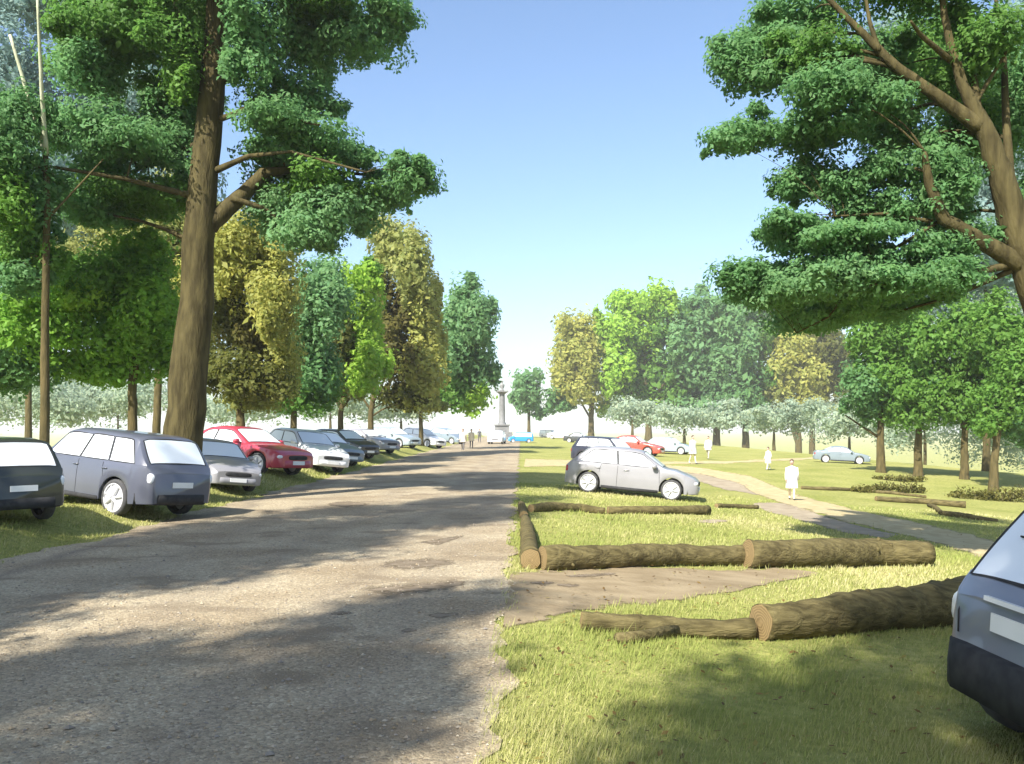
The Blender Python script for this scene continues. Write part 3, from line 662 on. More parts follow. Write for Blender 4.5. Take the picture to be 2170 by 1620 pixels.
# ------------------------------------------------------------------ logs
def log(name, label, pts, dpx, Yfix=None, cap=(True, True), stub=None, seed=0, group='felled logs edging the parking places', cat='log', mat='log', wob=.15):
    """pts: photo pixels where the log touches the ground; dpx: its thickness there in px"""
    rn = random.Random(seed)
    G = [gp(px, py) for px, py in pts]
    n = 9
    P, Rr = [], []
    for i in range(len(G) - 1):
        for k in range(n):
            t = k / n; p = G[i].lerp(G[i + 1], t); d = dpx[i] * (1 - t) + dpx[i + 1] * t
            P.append(p); Rr.append(d / F * p.y / 2)
    P.append(G[-1]); Rr.append(dpx[-1] / F * G[-1].y / 2)
    org = P[len(P) // 2].copy()
    out = []
    for i, p in enumerate(P):
        r = Rr[i] * (1 + .035 * math.sin(i * .45 + seed) + rn.uniform(-.025, .025)); Rr[i] = r
        q = Vector((p.x, p.y, zf(p.x, p.y) + r * .90)) + Vector((0, rn.uniform(-.08, .08) * r, 0))
        out.append(q - org)
    b = MB(); rows = b.tube(out, Rr, 16, wob, rn=rn)
    for _ in range(int(len(out) / 5)):          # knots and bark flakes
        i = rn.randrange(1, len(out) - 1); k = rn.randrange(16); v = rows[i][k]; nn = (v - out[i])
        b.tube([v - nn * .15, v + nn * rn.uniform(.06, .22)], [Rr[i] * rn.uniform(.14, .26), Rr[i] * .09], 7, .2, rn=rn)
    o = b.build(name, M[mat]); o.location = org
    tag(o, label, cat, group)
    for e in (0, 1):
        if not cap[e]: continue
        ring = rows[0] if e == 0 else rows[-1]
        c = sum(ring, Vector()) / len(ring); nx = (out[0] - out[1]).normalized() if e == 0 else (out[-1] - out[-2]).normalized()
        vs_, fs_, rg = [], [], []
        for f_ in (1.0, .75, .5, .25):
            for v in ring: vs_.append(c + (v - c) * (f_ * .93) + nx * (.006 + .012 * (1 - f_))); rg.append(f_)
        S = len(ring)
        for j in range(3):
            for k in range(S): fs_.append((j * S + k, j * S + (k + 1) % S, (j + 1) * S + (k + 1) % S, (j + 1) * S + k))
        fs_.append(tuple(3 * S + k for k in range(S)))
        for k in range(S): vs_.append(ring[k] * 1.0 + (c - ring[k]) * .07 - nx * .01); rg.append(1.0)
        for k in range(S): fs_.append((4 * S + k, 4 * S + (k + 1) % S, (k + 1) % S, k))
        cb = MB(); cb.add(vs_, fs_); co = cb.build('cut_end', M['cut'], o, smooth_=False)
        at_ = co.data.attributes.new('ring', 'FLOAT', 'POINT'); at_.data.foreach_set('value', rg)
    if stub:
        (sx, sy), (ex, ey), d = stub
        a, e_ = gp(sx, sy), gp(ex, ey); r = d / F * a.y / 2
        sb = MB(); sb.tube([a + Vector((0, 0, r)) - org, a.lerp(e_, .5) + Vector((0, -.02, r)) - org, e_ + Vector((0, 0, r * 1.3)) - org], [r * .9, r, r * 1.15], 10, .12, rn=rn)
        sb.build('branch_stub', M[mat], o)
    return o
log('felled_log', 'long weathered log left half of the line above the soil pull-in', [(1150, 1208), (1300, 1203), (1440, 1198), (1578, 1198)], [54, 52, 46, 44], seed=1)
log('felled_log', 'thick log right half of the line above the soil pull-in', [(1584, 1203), (1700, 1201), (1850, 1198), (1968, 1199)], [60, 62, 60, 52], seed=2)
log('felled_log', 'short log along the gravel edge with its sawn end facing the viewer', [(1124, 1206), (1119, 1150), (1113, 1106)], [46, 32, 18], seed=3)
log('felled_log', 'stubby log end on the gravel edge beyond the short roadside log', [(1110, 1101), (1107, 1086), (1105, 1076)], [20, 17, 15], seed=4)
log('felled_log', 'bowed thin log, leftmost in front of the silver hatchback', [(1125, 1086), (1175, 1083), (1230, 1085), (1281, 1090)], [18, 20, 18, 15], seed=5)
log('felled_log', 'straight thin log in the middle in front of the silver hatchback', [(1288, 1090), (1400, 1090), (1500, 1092)], [17, 18, 21], seed=6)
log('felled_log', 'thinnest short log reaching the grey soil right of silver hatchback', [(1518, 1077), (1560, 1078), (1605, 1079)], [10, 10, 9], seed=7)
log('felled_log', 'rough log with a broken side stub in the front line', [(1232, 1335), (1330, 1343), (1450, 1350), (1596, 1354)], [40, 44, 42, 44], stub=((1308, 1366), (1430, 1352), 26), seed=8)
log('felled_log', 'thickest nearest log with sawn end, running towards the blue SUV', [(1612, 1355), (1750, 1346), (1900, 1330), (2060, 1318), (2170, 1310)], [78, 84, 92, 100, 104], seed=9)
log('fallen_branch', 'thin fallen branch right of the walker on the curving path', [(1698, 1037), (1760, 1040), (1830, 1041)], [7, 8, 6], seed=10, group='fallen branches on the right grass', cat='branch')
log('fallen_branch', 'thin fallen branch under the brush on the right grass', [(1828, 1043), (1890, 1048), (1962, 1056)], [7, 7, 6], seed=11, group='fallen branches on the right grass', cat='branch')
log('fallen_branch', 'thick straight fallen branch below the brush on right', [(1856, 1062), (1950, 1068), (2046, 1077)], [11, 13, 14], seed=12, group='fallen branches on the right grass', cat='branch')
log('fallen_branch', 'curved tapering fallen branch nearest the blue SUV window', [(1968, 1074), (1995, 1092), (2050, 1101), (2114, 1106)], [8, 11, 13, 6], seed=13, group='fallen branches on the right grass', cat='branch')

def brush(label, px, py, wd, ht, seed, col='brown'):
    p = gp(px, py); k = p.y / F; rs = np.random.default_rng(seed); rn = random.Random(seed)
    root = tag(empty('brush_pile', p), label, 'brush', 'low brush under the right trees')
    L = []
    for i in range(5):
        L.append((((i - 2) * wd * k * .22, rn.uniform(-.4, .4), ht * k * .35), (wd * k * .17, wd * k * .16, ht * k * rn.uniform(.4, .65)), GREEN[col]))
    V, C = leaves(L, .14, rs, .35)
    link(bpy.data.objects.new('foliage', np_mesh('foliage', V, 4, M['leaf'], C)), root)
    for i in range(14):
        a = rn.uniform(0, 6.28); x = rn.uniform(-.4, .4) * wd * k; h = rn.uniform(.5, 1.25) * ht * k
        t = MB(); t.tube([(x, rn.uniform(-.3, .3), 0), (x + math.cos(a) * h * .3, math.sin(a) * h * .3, h * .6), (x + math.cos(a) * h * .6, math.sin(a) * h * .6, h)], [.02, .014, .005], 5); t.build('twig', M['bark_thin'], root)
brush('low olive brush behind the thin fallen branches', 1880, 1045, 150, 24, 91)
brush('low olive brush at the right edge below the rightmost trunk', 2110, 1062, 170, 30, 92)
brush('small low brush right of the far grey saloon', 1905, 1020, 90, 16, 93)

# ------------------------------------------------------------------ cars
WH = {}
def wheel_mesh(R_, wd):
    k = (round(R_, 2), round(wd, 2))
    if k in WH: return WH[k]
    t = MB(); h = wd / 2
    t.lathe([(R_ * .76, -h * .8), (R_ * .82, -h), (R_ * .93, -h * .95), (R_, -h * .6), (R_, h * .6), (R_ * .93, h * .95), (R_ * .82, h), (R_ * .76, h * .8)], 28, 'y', close=False)
    tm = t.mesh('tyre', M['rubber'])
    r = MB()
    r.lathe([(R_ * .79, h * .72), (R_ * .79, h * .95), (R_ * .72, h * .95), (R_ * .70, h * .6), (R_ * .67, h * .45), (.02, h * .35)], 28, 'y')
    for i in range(7):
        a = 2 * math.pi * i / 7; c, s = math.cos(a), math.sin(a)
        pts = [Vector((c * R_ * .1, h * .82, s * R_ * .1)), Vector((c * R_ * .66, h * .80, s * R_ * .66))]
        r.tube(pts, [R_ * .115, R_ * .085], 6, flat=.7)
    r.lathe([(R_ * .2, h * .4), (R_ * .2, h * .95), (R_ * .14, h * 1.02), (.005, h * 1.02)], 16, 'y')
    rm = r.mesh('rim', M['rim'], sharp=40)
    WH[k] = (tm, rm); return WH[k]

SHAPES = {  # metres, x forward
    'suv':   dict(L=4.5, W=1.86, H=1.72, R=.375, sill=.30, belt=1.08, zhood=1.08, znose=.92, xc=1.05, xrf=.42, xrr=-1.72, xt=-2.12, ztail=1.05, xf=1.38, xr=-1.32, deck=None),
    'hatch': dict(L=4.15, W=1.76, H=1.50, R=.325, sill=.22, belt=.94, zhood=.98, znose=.74, xc=1.02, xrf=.30, xrr=-1.35, xt=-1.96, ztail=.90, xf=1.28, xr=-1.30, deck=None),
    'estate': dict(L=4.5, W=1.78, H=1.50, R=.33, sill=.22, belt=.93, zhood=.96, znose=.72, xc=1.1, xrf=.38, xrr=-1.70, xt=-2.14, ztail=.88, xf=1.40, xr=-1.34, deck=None),
    'saloon': dict(L=4.45, W=1.76, H=1.43, R=.32, sill=.22, belt=.92, zhood=.95, znose=.74, xc=1.0, xrf=.32, xrr=-.82, xt=-1.45, ztail=.93, xf=1.36, xr=-1.30, deck=-2.1),
    'coupe': dict(L=4.35, W=1.76, H=1.44, R=.33, sill=.22, belt=.92, zhood=.94, znose=.72, xc=.95, xrf=.30, xrr=-.70, xt=-1.90, ztail=.88, xf=1.34, xr=-1.28, deck=None),
    'van':   dict(L=4.7, W=1.88, H=1.95, R=.34, sill=.26, belt=1.08, zhood=1.10, znose=.88, xc=1.62, xrf=.92, xrr=-2.15, xt=-2.30, ztail=1.05, xf=1.52, xr=-1.45, deck=None),
}
def pl(pts, x):
    pts = sorted(pts)
    return float(np.interp(x, [p[0] for p in pts], [p[1] for p in pts]))

class Hull:
    def __init__(s, d):
        s.d = d; L = d['L']
        top = [(-L / 2, d['ztail'] - .10), (-L / 2 + .05, d['ztail'] - .02)]
        if d['deck']: top += [(d['deck'], d['ztail'] + .06), (d['xt'] - .08, d['ztail'] + .09)]
        else: top += [(d['xt'], d['ztail'] + .04)]
        xm = (d['xrr'] + d['xrf']) / 2
        top += [(d['xrr'], d['H'] - .05), (d['xrr'] + .25, d['H'] - .015), (xm, d['H']), (d['xrf'] - .25, d['H'] - .012), (d['xrf'], d['H'] - .05), (d['xc'], d['zhood']),
                (d['xc'] + .35, d['zhood'] - .03), (L / 2 - .22, d['znose'] + .05), (L / 2 - .06, d['znose'] - .02), (L / 2, d['znose'] - .12)]
        s.top = top
    def zt(s, x):
        # small box filter rounds the corners of the outline
        return sum(pl(s.top, min(max(x + o, -s.d['L'] / 2), s.d['L'] / 2)) for o in (-.06, -.03, 0, .03, .06)) / 5
    def w(s, x):
        h = s.d['L'] / 2; t = abs(x) / h
        f = 1 - .035 * t * t
        e = max(0, (abs(x) - (h - .42)) / .42)
        return s.d['W'] / 2 * f * (1 - .16 * e ** 2.4)
    def belt(s, x):
        b = s.d['belt'] + .03 * (-x / s.d['L'])
        return min(b, s.zt(x) - .035)
    def zb(s, x):
        d = s.d; z = d['sill']
        h = d['L'] / 2; e = max(0, (abs(x) - (h - .5)) / .5); z += .05 * e
        for xw in (d['xf'], d['xr']):
            a = d['R'] + .055
            if abs(x - xw) < a: z = max(z, d['R'] + math.sqrt(a * a - (x - xw) ** 2))
        return z
    def rail(s, x):
        d = s.d; zt, b = s.zt(x), s.belt(x)
        f = max(0, min(1, (zt - b - .04) / (d['H'] - d['belt'] - .04)))
        w = s.w(x)
        cab = f * .21 + .08 * (1 - f)
        return w * (1 - cab), zt - (.03 + .035 * f)
    def sec(s, x):
        w, b, z0, zt = s.w(x), s.belt(x), s.zb(x), s.zt(x)
        rw, rz = s.rail(x)
        z0 = min(z0, b - .06)
        mid = z0 + (b - z0) * .45
        return [(w - .09, z0 + .01), (w - .02, z0), (w - .004, z0 + (b - z0) * .12), (w, mid), (w - .006, z0 + (b - z0) * .78), (w - .035, b), (w - .05, b + .012 if rz > b + .1 else b + .004),
                (rw + .012, rz - .03 if rz > b + .1 else rz - .004), (rw - .02, rz + .004), (rw * .72, zt - .008), (rw * .38, zt), (0, zt + .004)]
    def side(s, x, z):
        """y on the glass side at height z"""
        b, (rw, rz) = s.belt(x), s.rail(x); w = s.w(x)
        t = max(0, min(1, (z - b) / max(.02, rz - .03 - b)))
        return (w - .05) * (1 - t) + (rw + .012) * t, b + t * (rz - .03 - b)

def car(name, label, px, py, heading, shape, colour, group, scale=1.0, tail='lamp_red', anchor='centre', cat='car', over=None, loc=None, dark_bumper=False, rack=False):
    d = dict(SHAPES[shape]); d.update(over or {})
    p = loc or gp(px, py)
    hu = Hull(d); L, h = d['L'], d['L'] / 2
    hd = Vector((math.cos(heading), math.sin(heading), 0)); sd = Vector((-hd.y, hd.x, 0))
    zs = [zf(*(p + hd * a * 1.3 * scale + sd * b * .75 * scale).xy) for a in (-1, 1) for b in (-1, 1)]
    pitch = ((zs[2] + zs[3]) - (zs[0] + zs[1])) / 2 / (2.6 * scale); roll = ((zs[1] + zs[3]) - (zs[0] + zs[2])) / 2 / (1.5 * scale)
    ex = (hd + Vector((0, 0, pitch))).normalized(); ey = (sd + Vector((0, 0, roll))); ey = (ey - ex * ey.dot(ex)).normalized(); ez = ex.cross(ey)
    root = empty(name); root.matrix_world = Matrix(((ex.x, ey.x, ez.x, p.x), (ex.y, ey.y, ez.y, p.y), (ex.z, ey.z, ez.z, sum(zs) / 4 - .01), (0, 0, 0, 1))) @ Matrix.Scale(scale, 4)
    tag(root, label, cat, group)
    pm = colour
    # body hull
    xs = set(np.round(np.linspace(-h, h, 46), 3))
    for xw in (d['xf'], d['xr']):
        a = d['R'] + .055
        for k in range(13): xs.add(round(xw + a * math.cos(math.pi * k / 12) * .9999, 4))
        xs.add(round(xw + a + .004, 4)); xs.add(round(xw - a - .004, 4))
    for e in (.005, .02, .05, .1, .16): xs.add(round(h - e, 3)); xs.add(round(-h + e, 3))
    xs = sorted(xs)
    rows = []
    for x in xs:
        sct = hu.sec(x)
        e = max(0, (abs(x) - (h - .05)) / .05)
        k = 1 - .05 * e * e
        rows.append([(x, -y * k, z) for y, z in sct] + [(x, y * k, z) for y, z in sct[-2::-1]])
    b = MB(); b.grid(rows); n = len(rows[0])
    for r_ in (0, len(rows) - 1): 
        ids = [r_ * n + i for i in range(n)]
        b.f.append(tuple(ids if r_ else ids[::-1])); b.m.append(0)
    b.build('body', pm, root, sharp=38)
    u = MB(); u.box((0, 0, d['sill'] + .18), (L * .93, d['W'] * .72, .34)); u.build('underbody', M['trim'], root, smooth_=False)
    # glass
    def off_side(x, z, sg, o=.006):
        y, zz = hu.side(x, z); return (x, sg * (y + o), zz)
    zb0, zt0 = .035, .055
    def pane(rr, nm):
        c = sum((Vector(p_) for r_ in rr for p_ in r_), Vector()) / (len(rr) * len(rr[0]))
        g_ = MB(); g_.grid(rr, 0)
        ny_, nx_ = len(rr), len(rr[0])
        bd = [rr[0][i] for i in range(nx_)] + [rr[j][-1] for j in range(1, ny_)] + [rr[-1][i] for i in range(nx_ - 2, -1, -1)] + [rr[j][0] for j in range(ny_ - 2, 0, -1)]
        bd = [Vector(v) for v in bd]; nb_ = len(bd); ou = []
        for k in range(nb_):
            q_ = bd[k] - c; ou.append(bd[k] + q_.normalized() * .032)
        g_.add(bd + ou, [(k, (k + 1) % nb_, nb_ + (k + 1) % nb_, nb_ + k) for k in range(nb_)], 1)
        g_.build(nm, [M['glass'], M['trim']], root)
    def side_pane(x0b, x1b, x0t, x1t, sg, nm='side_window'):
        rr = []
        for j in range(7):
            t = j / 6; row = []
            for i in range(9):
                s_ = i / 8; x = (x0b + (x1b - x0b) * s_) * (1 - t) + (x0t + (x1t - x0t) * s_) * t
                bz = hu.belt(x) + zb0; tz = hu.rail(x)[1] - .03 - zt0 * .6
                Hh = hu.rail((x0t + x1t) / 2)[1] - .03 - zt0 * .6
                z = min(bz + (Hh - bz) * t, max(tz, bz + .005)); row.append(off_side(x, z, sg))
            rr.append(row)
        pane(rr, nm)
    xa_b, xa_t = d['xc'] - .22, d['xrf'] - .04
    xd_t, xd_b = d['xrr'] + .16, (d['xt'] + .34 if not d['deck'] else d['xt'] + .30)
    if shape == 'coupe': xd_t, xd_b = d['xrr'] + .05, d['xt'] + .75
    nb = {'hatch': 2, 'saloon': 2, 'coupe': 2, 'suv': 3, 'estate': 3, 'van': 2}[shape]
    cuts = {2: [.50], 3: [.38, .72]}[nb]
    if shape == 'coupe': cuts = [.60]
    ed = [0] + cuts + [1]
    for sg in (-1, 1):
        for a, c in zip(ed[:-1], ed[1:]):
            g1, g2 = (.035 if a > 0 else 0), (.035 if c < 1 else 0)
            fb = lambda q: xa_b + (xd_b - xa_b) * q
            ft = lambda q: xa_t + (xd_t - xa_t) * q
            side_pane(fb(c) + g2, fb(a) - g1, ft(c) + g2, ft(a) - g1, sg)
    def screen(x0, x1, nm, nx=9, ny=13, m=.9):
        rr = []
        for i in range(nx):
            x = x0 + (x1 - x0) * i / (nx - 1); rw, rz = hu.rail(x); zt = hu.zt(x)
            row = []
            for j in range(ny):
                s_ = -1 + 2 * j / (ny - 1); y = s_ * m * (rw - .02)
                zz = float(np.interp(abs(y), [0, rw * .38, rw * .72, rw - .02], [zt + .004, zt, zt - .008, rz + .004]))
                sl = (hu.zt(x + .03) - hu.zt(x - .03)) / .06; nl = math.hypot(1, sl)
                row.append((x - sl / nl * .008, y, zz + .008 / nl))
            rr.append(row)
        pane(rr, nm)
    screen(d['xc'] - .07, d['xrf'] + .06, 'windscreen')
    screen(d['xt'] + (.0 if dark_bumper else .05), d['xrr'] - .04, 'rear_window', m=.97 if dark_bumper else .9)
    # lower valances, lamps, plates, mirrors, handles
    for e, nm in ((1, 'front_bumper'), (-1, 'rear_bumper')):
        bm_ = MB(); rr = []
        zlo, zhi = d['sill'] + (.02 if not dark_bumper else .04), d['sill'] + (.24 if not dark_bumper else .36)
        for (o, dz) in ((-.03, .0), (.022, .02), (.03, .5), (.022, .96), (-.03, 1.0)):
            row = []
            for j in range(15):
                s_ = -1 + 2 * j / 14; yy = s_ * hu.w(e * (h - .02)) * 1.0
                a = abs(s_)
                xx = h - (.24 if dark_bumper else .34) * max(0, (a - .72) / .28) ** 2 if a > .72 else h
                y2 = s_ * (hu.w(e * (h - .3)) if a > .99 else hu.w(e * (h - .03)) + .10 * max(0, (a - .72) / .28) * .6)
                row.append((e * (xx + o + (.05 if dark_bumper and o > 0 else 0)), y2 * (1 + o * .4 + (.03 if dark_bumper and o > 0 else 0)), zlo + (zhi - zlo) * dz))
            rr.append(row)
        bm_.grid(rr); bm_.build(nm, M['trim'] if dark_bumper or e == -1 and shape == 'suv' else pm, root)
    for sg in (-1, 1) if p.y < 45 else ():
        for x0_, lean in ((d['xc'] - .10, -.05), (xa_b + (xd_b - xa_b) * cuts[0], .0), (max(xd_b, d['xr'] + d['R'] * .75), .12)):
            pts_ = []
            for k in range(9):
                z = d['sill'] + .06 + (hu.belt(x0_) - .02 - d['sill'] - .06) * k / 8; sct = hu.sec(x0_)
                yy = float(np.interp(z, [q_[1] for q_ in sct[1:6]], [q_[0] for q_ in sct[1:6]])); pts_.append((x0_ + lean * k / 8, sg * (yy + .001), z))
            sm_ = MB(); sm_.tube(pts_, [.006] * 9, 5); sm_.build('door_seam', M['trim'], root)
    zl = d['znose'] - .16
    for sg in (-1, 1):
        q = MB(); q.ball((h - .13, sg * (hu.w(h - .12) - .17), zl), (.13, .17, .075), pw=.8); q.build('headlight', M['lamp_clear'], root)
        q = MB(); q.ball((-h + .125, sg * (hu.w(-h + .1) - .13), d['ztail'] - .20), (.12, .125, .12), pw=.6); q.build('tail_light', M[tail], root)
        q = MB(); xm = d['xc'] - .30; ym = hu.w(xm); q.ball((xm, sg * (ym + .09), hu.belt(xm) + .07), (.08, .10, .07), pw=.75); q.box((xm + .02, sg * (ym + .0), hu.belt(xm) + .03), (.05, .14, .03)); q.build('wing_mirror', pm, root)
        for xh in ((d['xc'] - 1.15), (d['xc'] - 2.05)):
            if shape == 'coupe' and xh < d['xc'] - 1.5: continue
            q = MB(); q.ball((xh, sg * (hu.w(xh) + .008), d['belt'] - .13), (.09, .022, .02)); q.build('door_handle', pm, root)
        q = MB(); q.tube([(d['xf'] - d['R'] - .08, sg * (hu.w(0) - .03), d['sill'] + .02), (0, sg * (hu.w(0) - .02), d['sill'] + .01), (d['xr'] + d['R'] + .08, sg * (hu.w(0) - .03), d['sill'] + .02)], [.05, .055, .05], 8); q.build('sill_trim', M['trim'], root)
    q = MB(); q.ball((h - .02, 0, zl - .02), (.05, d['W'] * .24, .07), pw=.5); q.build('grille', M['trim'], root)
    for e in (1, -1):
        zz = d['sill'] + .17 if e == 1 else d['ztail'] - (.20 if dark_bumper else .32)
        q = MB(); q.box((e * (h + (.034 if e == 1 else .012)), 0, zz), (.012, .52, .115)); q.build('number_plate', M['plate'], root, smooth_=False)
    if dark_bumper:
        xr_ = -h - .004
        for yy in (-1, 1):
            q = MB(); q.tube([(xr_, yy * .64, .70), (xr_ + .0, yy * .65, .84), (xr_ + .03, yy * .66, .93)], [.006] * 3, 6); q.build('tailgate_seam', M['trim'], root)
        q = MB(); q.box((-h - .002, 0, .985), (.03, .70, .03)); q.build('tailgate_handle', M['lamp_clear'], root, smooth_=False)
        x1 = d['xt'] + .06; q = MB(); q.tube([(x1 - .03, 0, hu.zt(x1) + .03), (x1 + .10, .22, hu.zt(x1 + .10) + .035), (x1 + .12, .52, hu.zt(x1 + .12) + .02)], [.014, .010, .007], 6); q.build('wiper', M['trim'], root)
    if rack:
        for sg in (-1, 1):
            q = MB(); yy = hu.rail(-.5)[0] - .05; q.tube([(d['xrf'] - .1, sg * yy, d['H'] - .03), (d['xrf'] - .2, sg * yy, d['H'] + .05), (d['xrr'] + .2, sg * yy, d['H'] + .05), (d['xrr'] + .1, sg * yy, d['H'] - .03)], [.018] * 4, 8); q.build('roof_rail', M['trim'], root)
    tm, rm = wheel_mesh(d['R'], .22)
    for xw in (d['xf'], d['xr']):
        for sg in (-1, 1):
            we = empty('wheel'); we.parent = root; we.location = (xw, sg * (hu.w(xw) - .125), d['R']); we.rotation_euler = (0, random.random() * 6, 0 if sg > 0 else math.pi)
            link(bpy.data.objects.new('tyre', tm), we); link(bpy.data.objects.new('rim', rm), we)
    return root

C_ = dict(mid_slate=paint('mid_slate', (.165, .175, .205)), black=paint('black', (.030, .034, .028)), slate=paint('slate_blue', (.095, .102, .130)), silver=paint('silver', (.27, .265, .275)), lsilver=paint('light_silver', (.30, .29, .31)),
          red=paint('red', (.46, .045, .075)), white=paint('white', (.74, .74, .73)), bluegrey=paint('blue_grey', (.19, .235, .265)), darkgrey=paint('dark_grey', (.045, .048, .046)),
          navy=paint('navy', (.03, .033, .05)), orange=paint('orange_red', (.56, .075, .05)), blue=paint('bright_blue', (.03, .26, .60)), bgpale=paint('pale_blue_grey', (.30, .36, .39)))
GLc, GRc, GC = 'cars parked aslant along the left verge', 'cars parked on the right-hand grass', 'cars at the far end of the road'
DIAG = R(-34)
def lcar(name, label, px, py, Yd, shape, col, ang=DIAG, scale=1.0, **k):
    """nearest front wheel stands at photo px; Yd depth of that wheel"""
    d = SHAPES[shape]
    x = (px - CX) / F * Yd
    hd = Vector((math.cos(ang), math.sin(ang), 0)); sd = Vector((hd.y, -hd.x, 0))      # sd: car's right-hand side (towards the viewer)
    wpos = Vector((x, Yd, 0))
    if abs(ang) > 2: c = wpos - hd * d['xr'] * scale + sd * (d['W'] / 2 - .1) * scale
    else: c = wpos - hd * d['xf'] * scale - sd * (d['W'] / 2 - .1) * scale
    c.z = zf(c.x, c.y)
    return car(name, label, 0, 0, ang, shape, C_[col], GLc, scale, loc=c, **k)
lcar('parked_estate', 'black car cut off by the left picture edge', -92, 1118, 16.0, 'suv', 'black', ang=R(143), scale=.92, tail='lamp_clear')
lcar('parked_suv', 'dark slate blue SUV with big windows in front of the cedar', 241, 1095, 19.6, 'suv', 'slate', ang=R(152), scale=1.08, tail='lamp_clear')
lcar('parked_hatchback', 'small light silver hatchback squeezed between dark SUV and red car', 425, 1045, 26.6, 'hatch', 'silver', ang=R(-48), scale=.98)
lcar('parked_coupe', 'red coupe with long sloping tail on the left verge', 545, 1010, 33.0, 'coupe', 'red', ang=R(-26), scale=1.26)
lcar('parked_hatchback', 'white hatchback right behind the red coupe', 640, 1000, 38.5, 'hatch', 'white', ang=R(-46), scale=1.15)
lcar('parked_hatchback', 'blue grey car between white hatchback and dark grey car', 692, 990, 43.5, 'hatch', 'bluegrey', ang=R(-34), scale=1.1)
lcar('parked_hatchback', 'dark grey car behind the blue grey one on the left', 738, 972, 51, 'hatch', 'darkgrey', ang=R(-34), scale=1.1)
lcar('parked_saloon', 'light silver saloon in the middle of the left row', 788, 958, 60, 'saloon', 'lsilver', ang=R(-34), scale=1.15)
lcar('parked_estate', 'pale blue grey estate before the last white car on left', 846, 945, 74, 'estate', 'bgpale', ang=R(-30), scale=1.15)
lcar('parked_hatchback', 'white boxy hatchback near the end of the left row', 905, 942, 85, 'hatch', 'white', ang=R(-34), scale=1.15)
lcar('parked_hatchback', 'tiny blue grey car ending the left row', 957, 932, 108, 'hatch', 'bluegrey', ang=R(-34), scale=1.15)
# right
car('silver_hatchback', 'silver hatchback side-on behind the thin logs', 1338, 1048, R(-13), 'hatch', C_['silver'], GRc, 1.10)
car('parked_suv', 'navy SUV close behind the silver hatchback', 1290, 988, R(-38), 'suv', C_['navy'], GRc, 1.0)
car('parked_hatchback', 'pale blue grey hatchback showing its nose beyond the orange red car', 1418, 962, R(-25), 'hatch', C_['bgpale'], GRc, 1.05)
car('parked_hatchback', 'orange red car half hidden behind the silver hatchback and navy SUV', 1340, 966, R(-24), 'coupe', C_['orange'], GRc, 1.18)
car('parked_saloon', 'dark grey saloon left of the orange red car', 1228, 938, R(-20), 'saloon', C_['darkgrey'], GRc, 1.05)
car('parked_saloon', 'far white saloon right of the white van on the grass', 1186, 931, R(-15), 'saloon', C_['white'], GRc, 1.05)
car('parked_van', 'far white van, leftmost vehicle on the right-hand grass', 1163, 928, R(-30), 'van', C_['white'], GRc, .85, cat='van')
car('parked_saloon', 'lone blue grey saloon by the far right path end', 1782, 982, R(-14), 'saloon', C_['bluegrey'], GRc, .95)
car('oncoming_car', 'white car facing the viewer in front of the column', 1053, 941, R(-95), 'hatch', C_['white'], GC, 1.1)
car('blue_van', 'bright blue van at the end of the road by the column', 1103, 938, R(-172), 'van', C_['blue'], GC, .72, cat='van')
car('near_suv', 'dark slate blue SUV tail cut off by the right picture edge', 0, 0, R(3), 'suv', C_['mid_slate'], GRc, 1.15, loc=Vector((3.34 + 2.59, 6.30, 0)), dark_bumper=True, tail='lamp_clear', over=dict(xr=-1.64))

# ------------------------------------------------------------------ column
p = Vector(((1064 - CX) / F * 150, 150, 0)); p.z = zf(p.x, p.y)
root = tag(empty('memorial_column', p), 'slim white stone column with a finial closing the avenue', 'column')
q = MB(); q.box((0, 0, .35), (4.4, 4.4, .7)); q.box((0, 0, .95), (3.4, 3.4, .5)); q.build('steps', M['stone'], root, smooth_=False)
q = MB(); q.box((0, 0, 1.75), (2.3, 2.3, 1.1)); q.box((0, 0, 2.4), (2.7, 2.7, .2)); q.build('pedestal', M['stone'], root, smooth_=False)
q = MB(); q.lathe([(.72, 2.5), (.62, 2.75), (.52, 2.9), (.50, 4.5), (.44, 7.55)], 24); q.build('shaft', M['stone'], root, sharp=40)
q = MB(); q.lathe([(.46, 7.55), (.7, 7.75), (.95, 7.9)], 24); q.box((0, 0, 8.02), (2.1, 2.1, .22)); q.build('capital', M['stone'], root, sharp=35)
q = MB(); q.lathe([(.35, 8.13), (.3, 8.3), (.18, 8.4), (.34, 8.7), (.42, 9.0), (.40, 9.2), (.2, 9.35), (.12, 9.45), (.22, 9.62), (.2, 9.8), (.02, 9.92)], 20); q.build('finial', noisy('grey_stone_finial', (.16, .16, .155), (.25, .25, .24), 4, .8), root)

